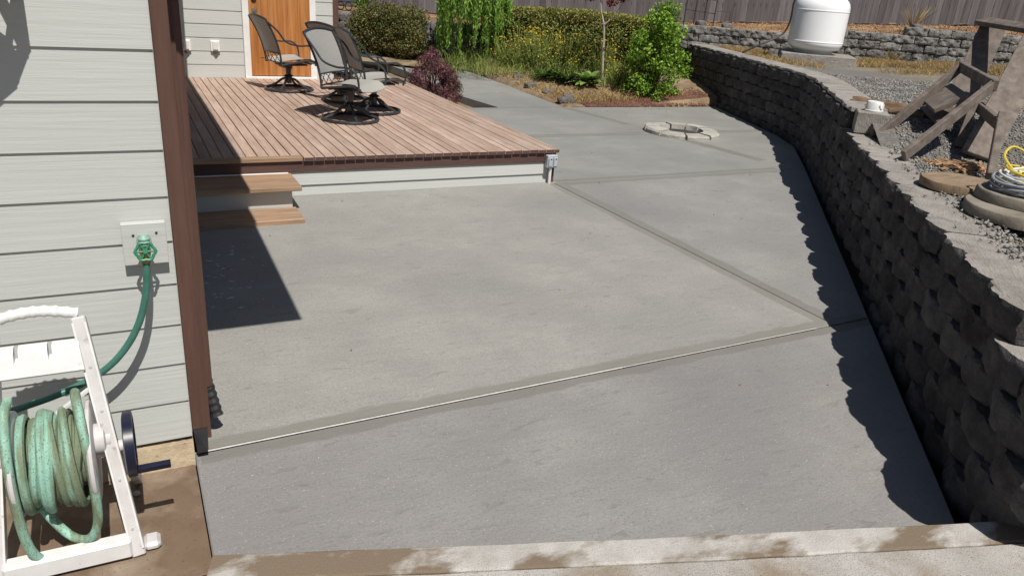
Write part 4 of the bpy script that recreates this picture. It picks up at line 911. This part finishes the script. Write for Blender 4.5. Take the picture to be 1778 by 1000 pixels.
# yellow coneflowers, clump by clump
def flower_clump(x, y, h, k, lab):
    b0 = Vector((x, y, bz(Vector((x, y, 0))))); root = thing('flower_clump', b0, lab, 'flowers', 'yellow flowers in the bed'); sm = MB(); fl = MB(); Pl = []
    for i in range(k):
        a = random.uniform(0, 6.28); q = random.random()**.5*.26; t_ = b0+Vector((math.cos(a)*q*1.5, math.sin(a)*q*1.5, h*random.uniform(.45, 1.1))); s0 = b0+Vector((math.cos(a)*q*.6, math.sin(a)*q*.6, 0))
        sm.tube([s0, s0.lerp(t_, .5)+Vector((random.gauss(0, .015), random.gauss(0, .015), 0)), t_], .004, 3)
        for _ in range(10): Pl.append(tuple(s0.lerp(t_, random.random()*.85)+Vector((random.gauss(0, .03), random.gauss(0, .03), 0))))
        if random.random() < .62:
            R_ = random.uniform(.011, .026); nv_ = Vector((random.gauss(0, .4), -.6+random.gauss(0, .3), .8)).normalized(); uu = nv_.cross(Vector((0, 0, 1))).normalized(); ww = nv_.cross(uu)
            m_ = 8; fl.add([t_]+[t_+(uu*math.cos(6.283*j/m_)+ww*math.sin(6.283*j/m_))*R_*(1 if j % 2 else .55)-nv_*.006 for j in range(m_)], [(0, 1+j, 1+(j+1) % m_) for j in range(m_)])
    sm.build('stems', M['stem'], root); fl.build('blossoms', M['yellow'], root); leaves('foliage', np.array(Pl), .07, .014, M['stem'], root)
spots = [(7.00, 11.35, .55, 'leftmost yellow flower clump next to the weeping tree'), (7.22, 11.05, .75, 'yellow flower clump second from the weeping tree'), (7.42, 10.72, .72, 'tallest yellow flower clump left of the middle of the bed'), (7.62, 10.95, .78, 'yellow flower clump close against the hedge, mid bed'), (7.72, 10.35, .50, 'short yellow flower clump left of the hosta'), (8.0, 10.55, .72, 'yellow flower clump behind the hosta'), (8.42, 10.0, .68, 'yellow flower clump right behind the red maple trunk'), (8.50, 9.45, .42, 'low yellow flower clump between maple trunk and green bush')]
for x, y, h, lab in spots: flower_clump(x, y, h, 95, lab)
# hostas and low green clumps
def rosette(x, y, n_, L, W_, m, name, lab, cat, tilt=.6):
    b0 = Vector((x, y, bz(Vector((x, y, 0)))-.01)); mb = MB()
    for i in range(n_):
        a = random.uniform(0, 6.28); ln = L*random.uniform(.7, 1.15); d = Vector((math.cos(a), math.sin(a), 0)); sd = Vector((-d.y, d.x, 0)); el = random.uniform(.35, 1.1)
        ps = []
        for j in range(6):
            v = j/5; r_ = ln*v; z = ln*(math.sin(el)*v*1.1-.75*v*v*tilt); w_ = W_*math.sin(math.pi*min(1, .08+v*.92))**.8
            c_ = b0+d*(r_*math.cos(el)*1.1+.02)+Vector((0, 0, z+.04)); ps += [c_-sd*w_/2+Vector((0, 0, .012)), c_, c_+sd*w_/2+Vector((0, 0, .012))]
        mb.add(ps, [(j*3+k_, j*3+k_+1, j*3+k_+4, j*3+k_+3) for j in range(5) for k_ in range(2)])
    return tag(mb.build(name, m, None, True), lab, cat)
rosette(7.78, 9.42, 46, .42, .13, M['hosta'], 'hosta', 'large pale variegated hosta at the foot of the red maple', 'plant')
rosette(7.50, 9.75, 34, .40, .10, M['dark green'], 'leafy_plant', 'dark leafy plant left of the pale hosta', 'plant')
rosette(7.25, 10.05, 34, .42, .07, M['dark green'], 'leafy_plant', 'dark narrow-leaved plant below the yellow flowers', 'plant')
rosette(6.05, 12.95, 40, .32, .05, M['bush'], 'leafy_plant', 'bright green tuft at the stone wall left of the weeping tree', 'plant')
rosette(6.52, 12.0, 30, .34, .04, M['dark green'], 'leafy_plant', 'dark spiky plant under the weeping tree', 'plant')
# bright shrub above the rubble wall
sb = bp_(-6.35, -14.9, .95); bush('small_shrub', sb, [((sb.x+random.uniform(-.22, .22), sb.y+random.uniform(-.2, .2), sb.z+random.uniform(.05, .55)), (.14, .14, .12)) for _ in range(16)], 1200, .06, .04, M['bush'], 'small yellow-green shrub above the stone wall by the house', 'shrub', 20)
tl = thing('lattice_edging', bp_(-7.0, -14.5, .95), 'low black scrolled lattice edging on top of the stone wall', 'edging'); mb = MB()
for k in range(7):
    c_ = bp_(-7.75+.20*k, -14.45, 1.08); mb.tube([c_+TB*(.085*math.cos(a))+Vector((0, 0, .085*math.sin(a))) for a in [6.283*j/14 for j in range(14)]], .013, 6, close=True)
for z in (.985, 1.18): mb.bar(bp_(-7.9, -14.45, z), bp_(-6.4, -14.45, z), .02, .02)
mb.build('scrollwork', M['blackmetal'], tl)
# trellis by the fence
trl = thing('metal_trellis', bp_(1.25, -15.6, 1.2), 'dark metal trellis leaning in front of the board fence', 'trellis'); 
for k in range(4): MB().tube([bp_(.95+.21*k, -15.5, 1.18), bp_(.97+.21*k, -15.75, 2.5)], .013, 6).build('upright', M['blackmetal'], trl)
for z in (1.55, 1.82, 1.98): MB().tube([bp_(.95, -15.6, z+.04), bp_(1.60, -15.6, z-.01)], .012, 6).build('rung', M['blackmetal'], trl)
MB().tube([bp_(1.60, -15.6, 1.60), bp_(1.90, -15.62, 1.60), bp_(1.91, -15.62, 1.28)], .006, 5).build('wire', M['blackmetal'], trl)
for i, (s, r_, lab) in enumerate(((1.35, .20, 'greyish rock on the garden wall beneath the trellis'), (1.88, .19, 'dark rock on the slope right of the trellis'), (5.45, .16, 'small rock on top of the garden wall behind the trestle'))):
    o = link('rock', RM[i+2]); o.matrix_basis = Matrix.Translation(bp_(s, -14.75, uz(s, -14.6)+.08)) @ Matrix.Diagonal((r_*1.4, r_*1.2, r_, 1)); tag(o, lab, 'rock')
for i, (x, y, r_, lab) in enumerate(((6.70, 8.35, .24, 'dark stone at the patio corner of the garden bed'), (6.95, 8.65, .2, 'pale stone behind the corner stone of the bed'), (6.72, 9.7, .2, 'stone edging the bed halfway along the walkway'), (6.8, 10.4, .18, 'stone edging the bed near the yellow flowers'), (6.75, 9.1, .16, 'small stone along the walkway between two larger ones'))):
    o = link('rock', RM[i]); o.matrix_basis = Matrix.Translation((x, y, bz(Vector((x, y, 0)))+r_*.18)) @ Matrix.Diagonal((r_*1.5, r_, r_*.7, 1)); tag(o, lab, 'rock', 'edging stones of the bed')
# dry grass, ground litter
def grass(name, pts, hmin, hmax, m, lab, lean=.35, wd=.005):
    P = np.array(pts); n = len(P); h = rng.uniform(hmin, hmax, (n, 1)); d = rng.normal(size=(n, 3))*lean; d[:, 2] = 1; d /= np.linalg.norm(d, axis=1)[:, None]
    sd = np.cross(d, rng.normal(size=(n, 3))); sd /= np.linalg.norm(sd, axis=1)[:, None]; bend = rng.normal(size=(n, 3))*.25*h; bend[:, 2] = -abs(bend[:, 2])*.5
    v = np.stack([P-sd*wd, P+sd*wd, P+d*h*.6+sd*wd*.7, P+d*h*.6-sd*wd*.7, P+d*h+bend], 1)
    f = np.array([(0, 1, 2), (0, 2, 3), (3, 2, 4)]); fa = (f[None]+(np.arange(n)*5)[:, None, None]).reshape(-1, 3)
    return tag(fast_mesh(name, v.reshape(-1, 3), fa, m), lab, 'grass')
pts = []
while len(pts) < 30000:
    s = random.uniform(1.2, 8.0); o = -14.2+abs(random.gauss(0, .4)) if random.random() < .3 else random.gauss(-12.9, .45)
    P = bp_(s, o, 0)
    if ((P-BEND).dot(NF) < .38 and P.dot(NW) < OFFW+.38) or (P.dot(TW) > 9.6 and (P-BEND).dot(NF) < .38) or (P-Vector((*tk, 0))).length < .75: continue
    if noise.noise(Vector((s*1.1, o*1.5, 4))) < -.05+.25*random.random(): continue
    pts.append((P.x, P.y, tz(P)))
grass('dry_grass', pts, .04, .16, M['straw'], 'straw-coloured dry grass along the foot of the garden wall', .6, .004)
pts = [(p.x, p.y, uz(p.dot(TB), p.dot(NB))) for p in [bp_(random.uniform(0, 9), random.uniform(-16.8, -14.6), 0) for _ in range(3500)]]
grass('bark_litter', pts, .03, .09, M['scrap'], 'scattered bark and dry stalks on the slope under the fence', 1.6, .007)
pts = [(p[0], p[1], bz(Vector((p[0], p[1], 0)))) for p in [(6.62+abs(random.gauss(0, .45)), random.uniform(8.2, 12.3)) for _ in range(3500)]+[(random.uniform(6.7, 9.2), 8.3+abs(random.gauss(0, .5))) for _ in range(4000)]]
grass('bed_grass', pts, .03, .13, M['straw'], 'dry yellowish grass at the front edge of the garden bed', .9, .005)
pts = [(p.x, p.y, bz(p)) for p in [bp_(random.uniform(-3.6, .6), random.uniform(-13.7, -12.2), 0) for _ in range(2400)]]
grass('bed_greenery', pts, .10, .38, M['stem'], 'low green stalks filling the bed under the hedge', .35, .006)
cb = bp_(4.75, -14.3, tz(bp_(4.75, -14.1, 0)))
def tuft(c, n_, h, lab):
    mb = MB()
    for k in range(n_):
        a = random.uniform(0, 6.28); d = Vector((math.cos(a)*random.random(), math.sin(a)*random.random(), .9))*h*random.uniform(.6, 1.1); mb.tube([c, c+d*.6, c+d+Vector((0, 0, -.04))], [.005, .004, .002], 4)
    return tag(mb.build('dry_weed', M['straw']), lab, 'weed')
tuft(bp_(5.0, -13.95, tz(bp_(5.0, -13.95, 0))), 60, .30, 'dry brown weed tuft at the wall foot right of the tank')
tuft(bp_(5.45, -15.1, uz(5.45, -15.1)), 45, .55, 'spread of bare dry stalks on the slope below the fence')
lv = [(random.uniform(.4, 8), random.uniform(-1.0, 7.8)) for _ in range(60)]+[(random.gauss(7.6, .9), 7.9-abs(random.gauss(0, .25))) for _ in range(60)]
lv = [(x, y, gz(y)+.006) for x, y in lv if Vector((x, y, 0)).dot(NW) < OFFW-.2 and not (x < 3.85 and y > 3.45) and x < 9 and (y > -.6 or x > 1.5)]
o = leaves('leaf_litter', lv, .028, .014, M['straw'], None, up=3, kind='stuff'); tag(o, 'tiny dry leaves scattered over the concrete patio', 'leaves')
# water beads in the shade and litter
wd = MB()
for k in range(46):
    x, y = random.uniform(.2, .64), random.uniform(1.32, 2.5); r_ = random.uniform(.004, .015); n_ = 7
    wd.add([(x, y, gz(y)+.004)]+[(x+r_*1.5*math.cos(6.283*j/n_)*random.uniform(.6, 1.2), y+r_*math.sin(6.283*j/n_)*random.uniform(.6, 1.2), gz(y+r_*math.sin(6.283*j/n_))+.0012) for j in range(n_)], [(0, 1+j, 1+(j+1) % n_) for j in range(n_)])
tag(wd.build('water_beads', M['water'], None, True), 'beads of water on the shaded concrete by the steps', 'water', kind='stuff')
